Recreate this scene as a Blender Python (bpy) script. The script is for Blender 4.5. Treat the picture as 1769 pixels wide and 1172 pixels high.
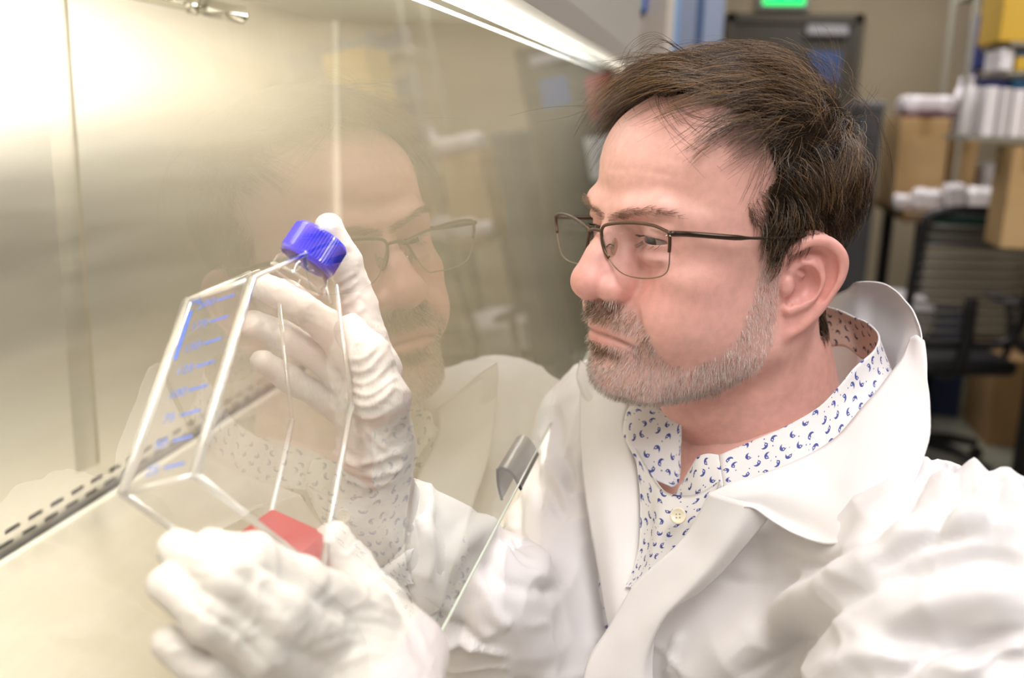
import bpy, bmesh, math, random
import numpy as np
from mathutils import Vector, Matrix

# ------------------------------------------------------------------ clear
for o in list(bpy.data.objects):
    bpy.data.objects.remove(o)
scene = bpy.context.scene
COL = scene.collection
random.seed(7)
RNG = np.random.default_rng(7)

# ------------------------------------------------------------------ camera
# world: +X away from the cabinet (into the room), +Y along the cabinet, +Z up; camera at the origin
W, H, FPX = 1769.0, 1172.0, 1700.0
_yv = np.array([1231 - W/2, 200 - H/2, FPX]); _yv /= np.linalg.norm(_yv)
_d = np.array([-.03, 1, -(-.03*_yv[0] + _yv[1])/_yv[2]]); _d /= np.linalg.norm(_d)
_x = np.cross(_d, _yv)
RW = np.array([_x, _yv, -_d])              # rows: world axes written in (right, down, forward) camera axes
cam_data = bpy.data.cameras.new('camera')
cam = bpy.data.objects.new('camera', cam_data); COL.objects.link(cam)
cam_data.sensor_fit = 'HORIZONTAL'; cam_data.sensor_width = 36.0
cam_data.lens = 36.0*FPX/W
_r = Matrix([[RW[i][0], -RW[i][1], -RW[i][2]] for i in range(3)])
cam.matrix_world = _r.to_4x4()
cam_data.clip_start = .02; cam_data.clip_end = 60
cam_data.dof.use_dof = True
cam_data.dof.focus_distance = .66
cam_data.dof.aperture_fstop = (cam_data.lens/1000)/.0075
scene.camera = cam
scene.view_settings.view_transform = 'Standard'
scene.view_settings.look = 'None'
scene.view_settings.gamma = 1.0
scene.view_settings.use_curve_mapping = False
scene.view_settings.exposure = 0.12

# ------------------------------------------------------------------ world and lights
world = bpy.data.worlds.new('world'); scene.world = world; world.use_nodes = True
world.node_tree.nodes['Background'].inputs[0].default_value = (1, .97, .95, 1)
world.node_tree.nodes['Background'].inputs[1].default_value = .25

def area(name, loc, target, sx, sy, power, color=(1, 1, 1), spread=math.pi):
    l = bpy.data.lights.new(name, 'AREA'); l.shape = 'RECTANGLE'; l.size = sx; l.size_y = sy
    l.energy = power; l.color = color; l.spread = spread
    o = bpy.data.objects.new(name, l); COL.objects.link(o); o.location = loc
    z = (Vector(loc) - Vector(target)).normalized(); x = Vector((0, 1, 0)).cross(z).normalized(); y = z.cross(x)   # long side along the world Y axis
    o.rotation_euler = Matrix((x, y, z)).transposed().to_euler()
    return o
# the hood's own fluorescent lamp under the header, shining down and back on the steel interior
area('hood_light', (-.190, .70, .066), (-.50, .70, -.14), .018, 2.1, 9, (1, .93, .83))
# unseen ceiling panels, added as soft fill for the man and the room
for i, (x, y, p) in enumerate(((.25, .55, 13), (.35, -.55, 27), (1.3, 2.6, 26), (.7, 4.9, 26), (2.2, 1.2, 20), (-.35, 4.0, 10))):
    area('ceiling_fill_light', (x, y, 1.2), (x-.001, y, 0), .6, 1.2, p, (1, .955, .955))
def at(px, py, Y):
    """world point on the line of sight of a photograph pixel, at world depth Y"""
    r = RW @ np.array([px - W/2, py - H/2, FPX]); return r*(Y/r[1])
def atx(px, py, X):
    r = RW @ np.array([px - W/2, py - H/2, FPX]); return r*(X/r[0])
def atz(px, py, Z):
    r = RW @ np.array([px - W/2, py - H/2, FPX]); return r*(Z/r[2])
def proj(P):
    c = np.asarray(P) @ RW; return np.stack([W/2 + FPX*c[..., 0]/c[..., 2], H/2 + FPX*c[..., 1]/c[..., 2]], -1)

# ------------------------------------------------------------------ object helpers
def tag(o, label=None, cat=None, group=None, kind=None):
    for k, v in (('label', label), ('category', cat), ('group', group), ('kind', kind)):
        if v: o[k] = v
    return o
def empty(name, loc=(0, 0, 0), label=None, cat=None, group=None, kind=None):
    o = bpy.data.objects.new(name, None); COL.objects.link(o); o.location = loc; o.empty_display_size = .02
    return tag(o, label, cat, group, kind)
def link(name, me, mat=None, parent=None, label=None, cat=None, group=None, kind=None):
    o = bpy.data.objects.new(name, me); COL.objects.link(o)
    if mat is not None: me.materials.append(mat)
    if parent is not None:
        o.parent = parent; o.matrix_parent_inverse = parent_inv(parent)
    return tag(o, label, cat, group, kind)
def wmat(p):
    b = Matrix.Translation(p.location) @ p.rotation_euler.to_matrix().to_4x4() @ Matrix.Diagonal((*p.scale, 1))
    return b if p.parent is None else wmat(p.parent) @ p.matrix_parent_inverse @ b
def parent_inv(p): return wmat(p).inverted_safe()
def np_mesh(name, V, F, smooth=True):
    """V (n,3); F (m,3|4) array or list of arrays"""
    V = np.asarray(V, np.float32); me = bpy.data.meshes.new(name)
    Fs = F if isinstance(F, list) else [F]
    Fs = [np.asarray(f, np.int32) for f in Fs if len(f)]
    nl = sum(f.size for f in Fs); nf = sum(len(f) for f in Fs)
    me.vertices.add(len(V)); me.vertices.foreach_set('co', V.ravel())
    me.loops.add(nl); me.loops.foreach_set('vertex_index', np.concatenate([f.ravel() for f in Fs]))
    me.polygons.add(nf)
    tot = np.concatenate([np.full(len(f), f.shape[1], np.int32) for f in Fs])
    me.polygons.foreach_set('loop_start', np.concatenate([[0], np.cumsum(tot)[:-1]]).astype(np.int32))
    me.polygons.foreach_set('use_smooth', np.full(nf, smooth))
    me.update(calc_edges=True)
    return me
def bm_mesh(name, bm, smooth=False):
    me = bpy.data.meshes.new(name); bmesh.ops.recalc_face_normals(bm, faces=bm.faces[:]); bm.to_mesh(me); bm.free()
    if smooth: me.polygons.foreach_set('use_smooth', [True]*len(me.polygons))
    return me
def add_box(bm, c, s, rot=None, bevel=0.0, seg=2):
    r = bmesh.ops.create_cube(bm, size=1.0)
    vs = r['verts']
    for v in vs: v.co = Vector((v.co.x*s[0], v.co.y*s[1], v.co.z*s[2]))
    if bevel > 0:
        es = list({e for v in vs for e in v.link_edges})
        q = bmesh.ops.bevel(bm, geom=es, offset=bevel, segments=seg, affect='EDGES', profile=.5)
        vs = list({v for f in q['faces'] for v in f.verts} | {v for v in vs if v.is_valid})
    M = rot if rot is not None else Matrix.Identity(3)
    for v in vs: v.co = M @ v.co + Vector(c)
    return vs
def box(name, lo, hi, mat, parent=None, bevel=0.0, **kw):
    bm = bmesh.new(); lo = Vector(lo); hi = Vector(hi)
    add_box(bm, (lo+hi)/2, hi-lo, bevel=bevel)
    return link(name, bm_mesh(name, bm), mat, parent, **kw)
def obox(name, c, s, rotz, mat, parent=None, bevel=0.0, **kw):
    bm = bmesh.new(); add_box(bm, (0, 0, 0), s, bevel=bevel)
    me = bm_mesh(name, bm); M = Matrix.Translation(c) @ Matrix.Rotation(rotz, 4, 'Z'); me.transform(M)
    return link(name, me, mat, parent, **kw)
def catmull(P, n, closed=False):
    """n samples per span through the points P"""
    P = np.asarray(P, float); m = len(P)
    if closed: Q = np.concatenate([P[-1:], P, P[:2]])
    else: Q = np.concatenate([2*P[:1]-P[1:2], P, 2*P[-1:]-P[-2:-1]])
    out = []; t = np.linspace(0, 1, n, endpoint=False)[:, None]
    for i in range(m if closed else m-1):
        a, b, c, d = Q[i:i+4]
        out.append(.5*(2*b + (c-a)*t + (2*a-5*b+4*c-d)*t**2 + (3*b-a-3*c+d)*t**3))
    if not closed: out.append(P[-1:])
    return np.concatenate(out)
def tube_vf(P, R, sides=8, closed=False, caps=True, up=None, sx=1.0, base=0):
    """swept tube: returns V,F (quads) ; R scalar or per point"""
    P = np.asarray(P, float); n = len(P); R = np.broadcast_to(R, (n,))
    T = np.gradient(P, axis=0) if not closed else (np.roll(P, -1, 0)-np.roll(P, 1, 0))
    T /= np.linalg.norm(T, axis=1)[:, None]+1e-12
    u = np.array([0, 0, 1.]) if up is None else np.asarray(up, float)
    if abs(T[0] @ u) > .95 and up is None: u = np.array([1., 0, 0])
    N = []; nrm = u
    for i in range(n):
        if up is not None: nrm = u
        nrm = nrm - T[i]*(nrm @ T[i]); nrm = nrm/(np.linalg.norm(nrm)+1e-12); N.append(nrm)
    N = np.array(N); B = np.cross(T, N)
    a = np.arange(sides)/sides*2*math.pi
    V = (P[:, None] + R[:, None, None]*(np.cos(a)[None, :, None]*N[:, None]*sx + np.sin(a)[None, :, None]*B[:, None])).reshape(-1, 3)
    F = []
    m = n if closed else n-1
    i = np.arange(m)[:, None]*sides; j = np.arange(sides)[None]; i2 = ((np.arange(m)+1) % n)[:, None]*sides; j2 = (j+1) % sides
    F = np.stack([i+j, i+j2, i2+j2, i2+j], -1).reshape(-1, 4) + base
    if caps and not closed:
        c0 = len(V); V = np.concatenate([V, P[:1], P[-1:]])
        jj = np.arange(sides); k = (jj+1) % sides
        T1 = np.stack([np.full(sides, c0), k, jj], -1); e = (n-1)*sides
        T2 = np.stack([np.full(sides, c0+1), e+jj, e+k], -1)
        return V, [F, np.concatenate([T1, T2])+base]
    return V, [F]
def join_vf(parts):
    V = []; Q = []; T = []; b = 0
    for v, fs in parts:
        for f in (fs if isinstance(fs, list) else [fs]):
            f = np.asarray(f)
            if len(f) == 0: continue
            (Q if f.shape[1] == 4 else T).append(f+b)
        V.append(v); b += len(v)
    return np.concatenate(V), [np.concatenate(a) for a in (Q, T) if a]
def tube(name, P, R, mat, parent=None, sides=10, closed=False, up=None, sx=1.0, smooth=True, **kw):
    V, F = tube_vf(P, R, sides, closed, True, up, sx)
    return link(name, np_mesh(name, V, F, smooth), mat, parent, **kw)
def lathe_vf(prof, n=32, c=(0, 0, 0), axis=(0, 0, 1)):
    prof = np.asarray(prof, float); a = np.arange(n)/n*2*math.pi; m = len(prof)
    V = np.stack([prof[:, None, 0]*np.cos(a), prof[:, None, 0]*np.sin(a), np.repeat(prof[:, 1:2], n, 1)], -1).reshape(-1, 3)
    q = np.array(Vector((0, 0, 1)).rotation_difference(Vector(axis)).to_matrix())
    V = V @ q.T + np.asarray(c)
    i = np.arange(m-1)[:, None]*n; j = np.arange(n)[None]; j2 = (j+1) % n
    return V, [np.stack([i+j, i+j2, i+n+j2, i+n+j], -1).reshape(-1, 4)]

# ------------------------------------------------------------------ materials
def mat(name, color=(.8, .8, .8), rough=.5, metal=0.0, **kw):
    m = bpy.data.materials.new(name); m.use_nodes = True
    b = m.node_tree.nodes['Principled BSDF']
    b.inputs['Base Color'].default_value = (*color, 1); b.inputs['Roughness'].default_value = rough; b.inputs['Metallic'].default_value = metal
    for k, v in kw.items():
        b.inputs[k.replace('_', ' ')].default_value = v
    return m
def N(m, t, **kw):
    n = m.node_tree.nodes.new(t)
    for k, v in kw.items():
        if k in n.inputs: n.inputs[k].default_value = v
        else: setattr(n, k, v)
    return n
def L(m, a, b): m.node_tree.links.new(a, b)
def P(m): return m.node_tree.nodes['Principled BSDF']
def noise_color(m, c1, c2, scale=5.0, detail=4.0, lo=.35, hi=.65, coord='Object', stretch=None, rough=None):
    tc = N(m, 'ShaderNodeTexCoord'); nz = N(m, 'ShaderNodeTexNoise'); nz.inputs['Scale'].default_value = scale; nz.inputs['Detail'].default_value = detail
    src = tc.outputs[coord]
    if stretch:
        mp = N(m, 'ShaderNodeMapping'); mp.inputs['Scale'].default_value = stretch; L(m, src, mp.inputs[0]); src = mp.outputs[0]
    L(m, src, nz.inputs['Vector'])
    cr = N(m, 'ShaderNodeValToRGB'); cr.color_ramp.elements[0].position = lo; cr.color_ramp.elements[1].position = hi
    cr.color_ramp.elements[0].color = (*c1, 1); cr.color_ramp.elements[1].color = (*c2, 1)
    L(m, nz.outputs[0], cr.inputs[0]); L(m, cr.outputs[0], P(m).inputs['Base Color'])
    if rough:
        mr = N(m, 'ShaderNodeMapRange'); mr.inputs[3].default_value = rough[0]; mr.inputs[4].default_value = rough[1]
        L(m, nz.outputs[0], mr.inputs[0]); L(m, mr.outputs[0], P(m).inputs['Roughness'])
    return nz
def bump(m, scale, strength, dist=.001, detail=3.0, coord='Object', stretch=None, tex='ShaderNodeTexNoise'):
    tc = N(m, 'ShaderNodeTexCoord'); nz = N(m, tex); nz.inputs['Scale'].default_value = scale
    if 'Detail' in nz.inputs: nz.inputs['Detail'].default_value = detail
    src = tc.outputs[coord]
    if stretch:
        mp = N(m, 'ShaderNodeMapping'); mp.inputs['Scale'].default_value = stretch; L(m, src, mp.inputs[0]); src = mp.outputs[0]
    L(m, src, nz.inputs['Vector'])
    b = N(m, 'ShaderNodeBump'); b.inputs['Strength'].default_value = strength; b.inputs['Distance'].default_value = dist
    L(m, nz.outputs[0], b.inputs['Height'])
    pn = P(m).inputs['Normal']
    if pn.is_linked: L(m, pn.links[0].from_socket, b.inputs['Normal'])
    L(m, b.outputs[0], pn)
    return b
def solid_alpha_glass(name, tint, gloss_rough=.02, ior=1.5, base=0.0, fr_scale=1.0, haze=0.0, haze_col=(1, 1, 1)):
    """thin clear sheet: transparent + fresnel gloss (+ a little diffuse haze)"""
    m = bpy.data.materials.new(name); m.use_nodes = True; nt = m.node_tree; nt.nodes.clear()
    out = nt.nodes.new('ShaderNodeOutputMaterial'); tr = nt.nodes.new('ShaderNodeBsdfTransparent'); tr.inputs[0].default_value = (*tint, 1)
    gl = nt.nodes.new('ShaderNodeBsdfGlossy'); gl.inputs['Roughness'].default_value = gloss_rough
    fr = nt.nodes.new('ShaderNodeFresnel'); fr.inputs[0].default_value = ior
    ge = nt.nodes.new('ShaderNodeNewGeometry'); mi = nt.nodes.new('ShaderNodeMapRange')      # same sheet seen from either side
    mi.inputs[3].default_value = ior; mi.inputs[4].default_value = 1/ior; nt.links.new(ge.outputs['Backfacing'], mi.inputs[0]); nt.links.new(mi.outputs[0], fr.inputs[0])
    mx = nt.nodes.new('ShaderNodeMixShader')
    ma = nt.nodes.new('ShaderNodeMath'); ma.operation = 'MULTIPLY_ADD'; ma.inputs[1].default_value = fr_scale; ma.inputs[2].default_value = base; ma.use_clamp = True
    nt.links.new(fr.outputs[0], ma.inputs[0]); nt.links.new(ma.outputs[0], mx.inputs[0])
    src = tr.outputs[0]
    if haze > 0:
        df = nt.nodes.new('ShaderNodeBsdfTranslucent') ; df.inputs[0].default_value = (*haze_col, 1)
        dd = nt.nodes.new('ShaderNodeBsdfDiffuse'); dd.inputs[0].default_value = (*haze_col, 1)
        m2 = nt.nodes.new('ShaderNodeMixShader'); m2.inputs[0].default_value = .5; nt.links.new(df.outputs[0], m2.inputs[1]); nt.links.new(dd.outputs[0], m2.inputs[2])
        m3 = nt.nodes.new('ShaderNodeMixShader'); m3.inputs[0].default_value = haze; nt.links.new(src, m3.inputs[1]); nt.links.new(m2.outputs[0], m3.inputs[2]); src = m3.outputs[0]
    nt.links.new(src, mx.inputs[1]); nt.links.new(gl.outputs[0], mx.inputs[2]); nt.links.new(mx.outputs[0], out.inputs[0])
    return m
def emit(name, color, strength):
    m = bpy.data.materials.new(name); m.use_nodes = True; nt = m.node_tree; nt.nodes.clear()
    out = nt.nodes.new('ShaderNodeOutputMaterial'); e = nt.nodes.new('ShaderNodeEmission'); e.inputs[0].default_value = (*color, 1); e.inputs[1].default_value = strength
    nt.links.new(e.outputs[0], out.inputs[0]); return m

# ------------------------------------------------------------------ distance-field modelling
def smin(a, b, k):
    h = np.clip(.5+.5*(b-a)/k, 0, 1); return b+(a-b)*h-k*h*(1-h)
def smax(a, b, k): return -smin(-a, -b, k)
def ell(p, c, r):
    r = np.asarray(r, np.float32); q = (p-np.asarray(c, np.float32))
    k0 = np.sqrt(((q/r)**2).sum(-1)); k1 = np.sqrt(((q/(r*r))**2).sum(-1))+1e-9
    return k0*(k0-1)/k1
def cap(p, a, b, ra, rb=None):
    rb = ra if rb is None else rb
    a = np.asarray(a, np.float32); b = np.asarray(b, np.float32); ab = b-a
    t = np.clip(((p-a) @ ab)/(ab @ ab), 0, 1); q = p-a-t[..., None]*ab
    return np.sqrt((q*q).sum(-1))-(ra+(rb-ra)*t)
def chain(p, pts, rs, k=None):
    d = None
    for i in range(len(pts)-1):
        e = cap(p, pts[i], pts[i+1], rs[i], rs[i+1]); d = e if d is None else (np.minimum(d, e) if not k else smin(d, e, k))
    return d
def rbox(p, c, M, hs, r):
    """rounded box, M rows = box axes"""
    q = np.abs((p-np.asarray(c, np.float32)) @ np.asarray(M, np.float32).T)-np.asarray(hs, np.float32)+r
    return np.sqrt((np.maximum(q, 0)**2).sum(-1))+np.minimum(q.max(-1), 0)-r
def surface_nets(f, lo, hi, h, bs=8, slack=1.5):
    lo = np.asarray(lo, np.float32); hi = np.asarray(hi, np.float32)
    nb = np.ceil((hi-lo)/h/bs).astype(int); n = nb*bs
    g = np.stack(np.meshgrid(*[np.arange(k) for k in nb], indexing='ij'), -1).reshape(-1, 3)
    cc = lo+(g+.5)*bs*h
    dc = f(cc.astype(np.float32))
    D = np.repeat(np.repeat(np.repeat(np.where(dc < 0, -1., 1.).astype(np.float32).reshape(nb), bs, 0), bs, 1), bs, 2)
    act = g[np.abs(dc) < bs*h*.87*slack]
    loc = np.stack(np.meshgrid(*[np.arange(bs)]*3, indexing='ij'), -1).reshape(-1, 3)
    for s in range(0, len(act), 500):
        a = act[s:s+500]; idx = (a[:, None]*bs+loc[None]).reshape(-1, 3)
        v = f((lo+idx*np.float32(h)).astype(np.float32))
        D[idx[:, 0], idx[:, 1], idx[:, 2]] = v
    S = D < 0
    cells = np.zeros(n-1, bool)
    for ax in range(3):
        for o1 in (0, 1):
            for o2 in (0, 1):
                sl0 = [None]*3; sl1 = [None]*3
                oth = [i for i in range(3) if i != ax]
                sl0[ax] = slice(0, -1); sl1[ax] = slice(1, None)
                for q, o in zip(oth, (o1, o2)): sl0[q] = sl1[q] = slice(o, n[q]-1+o)
                cells |= S[tuple(sl0)] != S[tuple(sl1)]
    ci = np.argwhere(cells); idm = np.full(n-1, -1, np.int32); idm[cells] = np.arange(len(ci))
    off = np.array([[i, j, k] for i in (0, 1) for j in (0, 1) for k in (0, 1)])
    vals = np.stack([D[tuple((ci+o).T)] for o in off], 1)
    acc = np.zeros((len(ci), 3)); cnt = np.zeros(len(ci))
    for a in range(8):
        for b in range(a+1, 8):
            if np.abs(off[a]-off[b]).sum() != 1: continue
            va, vb = vals[:, a], vals[:, b]; m = (va < 0) != (vb < 0)
            t = np.where(m, va/np.where(m, va-vb, 1), 0)
            acc += np.where(m[:, None], off[a]+t[:, None]*(off[b]-off[a]), 0); cnt += m
    V = lo+(ci+acc/cnt[:, None])*h
    Q = []
    for ax in range(3):
        sl0 = [slice(None)]*3; sl1 = [slice(None)]*3; sl0[ax] = slice(0, -1); sl1[ax] = slice(1, None)
        s0, s1 = S[tuple(sl0)], S[tuple(sl1)]
        e = np.argwhere(s0 != s1); o1, o2 = [i for i in range(3) if i != ax]
        e = e[(e[:, o1] > 0) & (e[:, o2] > 0) & (e[:, o1] < n[o1]-1) & (e[:, o2] < n[o2]-1)]
        ins = s0[tuple(e.T)]
        def cid(d1, d2):
            q = e.copy(); q[:, o1] -= d1; q[:, o2] -= d2; return idm[tuple(q.T)]
        q = np.stack([cid(0, 0), cid(1, 0), cid(1, 1), cid(0, 1)], 1)
        flip = ins if ax != 1 else ~ins
        q[~flip] = q[~flip][:, ::-1]
        Q.append(q)
    Q = np.concatenate(Q); Q = Q[(Q >= 0).all(1)]
    return V, Q
def smooth_mesh(V, Q, it=1, lam=.5):
    e = np.concatenate([Q[:, [0, 1]], Q[:, [1, 2]], Q[:, [2, 3]], Q[:, [3, 0]]]); n = len(V)
    cnt = np.bincount(e[:, 0], minlength=n)+np.bincount(e[:, 1], minlength=n)
    for _ in range(it):
        A = np.stack([np.bincount(e[:, 0], V[e[:, 1], i], n)+np.bincount(e[:, 1], V[e[:, 0], i], n) for i in range(3)], 1)
        V = V+lam*(A/np.maximum(cnt, 1)[:, None]-V)
    return V
def vnormals(V, Q):
    a = np.cross(V[Q[:, 2]]-V[Q[:, 0]], V[Q[:, 3]]-V[Q[:, 1]]); n = len(V)
    Nn = np.stack([sum(np.bincount(Q[:, j], a[:, i], n) for j in range(4)) for i in range(3)], 1)
    return Nn/(np.linalg.norm(Nn, axis=1)[:, None]+1e-12)
_pt = RNG.random((64, 64, 64)).astype(np.float32)
def vnoise(p, s=1.0):
    q = np.asarray(p)*s+100.0; i = np.floor(q).astype(int); f = q-i; f = f*f*(3-2*f)
    def g(a, b, c): return _pt[(i[..., 0]+a) & 63, (i[..., 1]+b) & 63, (i[..., 2]+c) & 63]
    x = f[..., 0]; y = f[..., 1]; z = f[..., 2]
    c00 = g(0, 0, 0)*(1-x)+g(1, 0, 0)*x; c10 = g(0, 1, 0)*(1-x)+g(1, 1, 0)*x
    c01 = g(0, 0, 1)*(1-x)+g(1, 0, 1)*x; c11 = g(0, 1, 1)*(1-x)+g(1, 1, 1)*x
    return ((c00*(1-y)+c10*y)*(1-z)+(c01*(1-y)+c11*y)*z)*2-1
def set_color(me, name, C):
    a = me.color_attributes.new(name, 'FLOAT_COLOR', 'POINT')
    C = np.asarray(C, np.float32)
    if C.shape[1] == 3: C = np.concatenate([C, np.ones((len(C), 1), np.float32)], 1)
    a.data.foreach_set('color', C.ravel())
# ================================================================== SAFETY CABINET
FZ = -.474; BX = -.70; FY = 1.805; NY = -.45; SX, SZ = -.1227, -.274; TAU = math.radians(6.5)
def sash_x(z): return SX-math.tan(TAU)*(z-SZ)
def steel(name, c1, c2, rough, stretch):
    m = mat(name, c1, rough, .92)
    noise_color(m, c1, c2, 3.0, 5, .3, .7, stretch=stretch, rough=(rough-.06, rough+.08))
    bump(m, 260, .12, .0006, 3, stretch=stretch)
    return m
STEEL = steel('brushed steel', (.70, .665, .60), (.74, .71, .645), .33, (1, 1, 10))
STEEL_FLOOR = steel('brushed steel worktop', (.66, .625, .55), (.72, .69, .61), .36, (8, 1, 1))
STEEL_SHADED = steel('shaded side steel', (.56, .52, .44), (.62, .58, .50), .38, (1, 1, 10))  # same steel with the side wall's weaker light put into the colour
DARK = mat('dark void', (.012, .011, .01), .9)
PAINT = mat('cabinet paint', (.56, .52, .48), .45); bump(PAINT, 300, .05, .0003)
WHITE_EDGE = mat('bright edge', (.86, .83, .74), .3)
cab = empty('safety_cabinet', (BX, .7, FZ), 'brushed steel biosafety cabinet with slotted rear wall and sloping glass front', 'cabinet')
def slotted(name, y0, y1, pitch, off, z0, z1, zs, ln, hh, m, parent):
    """vertical steel strip in the plane x = BX with a row of rounded slots at height zs"""
    V = []; Q = []
    n = int((y1-y0)/pitch)
    oct_ = [(-1, 0), (-1, .6), (-.82, 1), (0, 1), (.82, 1), (1, .6), (1, 0), (1, -.6), (.82, -1), (0, -1), (-.82, -1), (-1, -.6)]
    out = [(-1, 0), (-1, 1), (-.6, 1), (0, 1), (.6, 1), (1, 1), (1, 0), (1, -1), (.6, -1), (0, -1), (-.6, -1), (-1, -1)]
    for k in range(n):
        cy = y0+off+pitch*(k+.5); b = len(V)
        for (a, c) in out: V.append((BX, cy+a*pitch/2, zs+(c*(z1-zs) if c > 0 else c*(zs-z0))))
        for (a, c) in oct_: V.append((BX, cy+a*ln/2, zs+c*hh/2))
        for (a, c) in oct_: V.append((BX-.004, cy+a*ln/2, zs+c*hh/2))
        for i in range(12):
            j = (i+1) % 12
            Q.append((b+i, b+j, b+12+j, b+12+i)); Q.append((b+12+i, b+12+j, b+24+j, b+24+i))
    return link(name, np_mesh(name, V, np.array(Q), False), m, parent)
Z1, Z2, Z3 = FZ+.004, FZ+.0165, FZ+.034
box('back_panel', (BX-.003, NY, Z3), (BX, FY, .19), STEEL, cab)
box('back_panel', (BX-.003, NY, FZ), (BX, FY, Z1), STEEL, cab)
slotted('slotted_strip', -.30, 1.80, .0375, 0, Z1, Z2, FZ+.0105, .024, .0050, STEEL, cab)
slotted('slotted_strip', -.30, 1.80, .0375, .012, Z2, Z3, FZ+.0235, .024, .0050, STEEL, cab)
box('slot_backing', (BX-.02, -.35, FZ), (BX-.012, FY, Z3+.01), DARK, cab)
# formed corner post standing against the rear wall; darker steel paints in its dark reflection
bm = bmesh.new()
ya, yb = atx(92, 300, BX)[1], atx(134, 300, BX)[1]; pr = [(BX, ya), (BX+.004, ya+.3*(yb-ya)), (BX+.007, ya+.6*(yb-ya)), (BX+.007, ya+.85*(yb-ya)), (BX, yb)]
vs = [[bm.verts.new((x, y, z)) for x, y in pr] for z in (FZ+.045, .19)]
for i in range(4): bm.faces.new((vs[0][i], vs[0][i+1], vs[1][i+1], vs[1][i]))
link('wall_rib', bm_mesh('wall_rib', bm, True), STEEL_SHADED, cab)
box('side_panel', (BX, FY, FZ), (sash_x(.12)+.02, FY+.01, .19), STEEL_SHADED, cab)
box('corner_highlight', (BX-.002, FY-.008, FZ), (BX+.010, FY-.0005, .19), WHITE_EDGE, cab)  # pale strip painting in the bright line along the rear corner
box('side_panel', (BX, NY-.01, FZ), (SX+.06, NY, .19), STEEL_SHADED, cab)
box('worktop', (BX+.012, NY, FZ-.02), (-.205, FY, FZ), STEEL_FLOOR, cab, bevel=.002)
tube('worktop_lip', [(BX+.012, NY, FZ+.001), (BX+.012, FY, FZ+.001)], .0035, WHITE_EDGE, cab, sides=10)
box('roof_panel', (BX, NY, .149), (-.24, FY, .155), mat('diffuser', (.70, .66, .56), .5), cab)
# perforated intake grille
def grille():
    p = .0072; r = .0024; x0, x1 = -.205, -.055; y0, y1 = .30, 1.15
    V = []; Q = []; row = 0; y = y0
    hexo = [(math.cos(a)*p/math.sqrt(3), math.sin(a)*p/math.sqrt(3)) for a in [math.pi/6+i*math.pi/3 for i in range(6)]]
    while y < y1:
        x = x0+(row % 2)*p/2
        while x < x1:
            b = len(V); zz = FZ-.002-.5*max(0, x+.075)**1*.6
            for i in range(6):
                h0, h1 = hexo[i], hexo[(i+1) % 6]
                V.append((x+h0[0], y+h0[1], zz)); V.append((x+(h0[0]+h1[0])/2, y+(h0[1]+h1[1])/2, zz))
            for i in range(12):
                a = math.pi/6+i*math.pi/6; V.append((x+r*math.cos(a), y+r*math.sin(a), zz))
            for i in range(12):
                j = (i+1) % 12; Q.append((b+i, b+12+i, b+12+j, b+j))
            x += p
        y += p*math.sqrt(3)/2; row += 1
    return link('intake_grille', np_mesh('intake_grille', V, np.array(Q), False), STEEL_FLOOR, cab)
grille()
box('grille_plate', (-.205, NY, FZ-.006), (-.055, .30, FZ-.002), STEEL_FLOOR, cab)
box('grille_plate', (-.205, 1.15, FZ-.006), (-.055, FY, FZ-.002), STEEL_FLOOR, cab)
box('intake_plenum', (-.205, NY, FZ-.10), (-.06, FY, FZ-.045), DARK, cab)
box('front_rail', (-.06, NY, FZ-.14), (-.045, FY, FZ-.004), PAINT, cab, bevel=.003)
box('cabinet_base', (BX, NY, FZ-.30), (-.06, FY, FZ-.10), PAINT, cab)
# header above the sash; glowing strips put in for the bright-lit slot
hx = sash_x(.07)
bm = bmesh.new()
pr = [(hx+.004, .078), (hx+.020, .078), (hx+.024, .10), (hx+.024, .20), (hx+.075, .26), (hx+.075, .62), (hx-.03, .62), (hx-.03, .082)]
vs = [[bm.verts.new((x, y, z)) for x, z in pr] for y in (NY, FY+.02)]
for i in range(len(pr)):
    j = (i+1) % len(pr); bm.faces.new((vs[0][i], vs[0][j], vs[1][j], vs[1][i]))
bm.faces.new(vs[0]); bm.faces.new(vs[1])
link('header', bm_mesh('header', bm), PAINT, cab)
SLOT_GLOW = emit('slot glow', (1, .97, .90), 9)
tube('header_glow', [(-.171, NY+.05, .0710), (-.171, FY-.012, .0710)], .0052, SLOT_GLOW, cab, sides=16)
tube('header_glow', [(-.1745, NY+.05, .0615), (-.1745, FY-.012, .0615)], .0014, SLOT_GLOW, cab, sides=12)
# sash
GLASS = solid_alpha_glass('sash glass', (.93, .955, .93), .0, 1.5, .0, 1.75)
def sash():
    bm = bmesh.new(); t = .005
    nx, nz = math.cos(TAU), math.sin(TAU)
    a = (SX, SZ); b = (sash_x(.10), .10)
    v = [bm.verts.new(c) for c in ((a[0], NY, a[1]), (a[0], FY-.01, a[1]), (b[0], FY-.01, b[1]), (b[0], NY, b[1]))]
    bm.faces.new(v)
    o = link('sash_glass', bm_mesh('sash_glass', bm), GLASS, cab)
    eg = mat('glass edge', (.60, .66, .56), .15); 
    tube('glass_edge', [(SX, NY, SZ), (SX, FY-.01, SZ)], .0009, eg, cab, sides=6)
sash()
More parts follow.
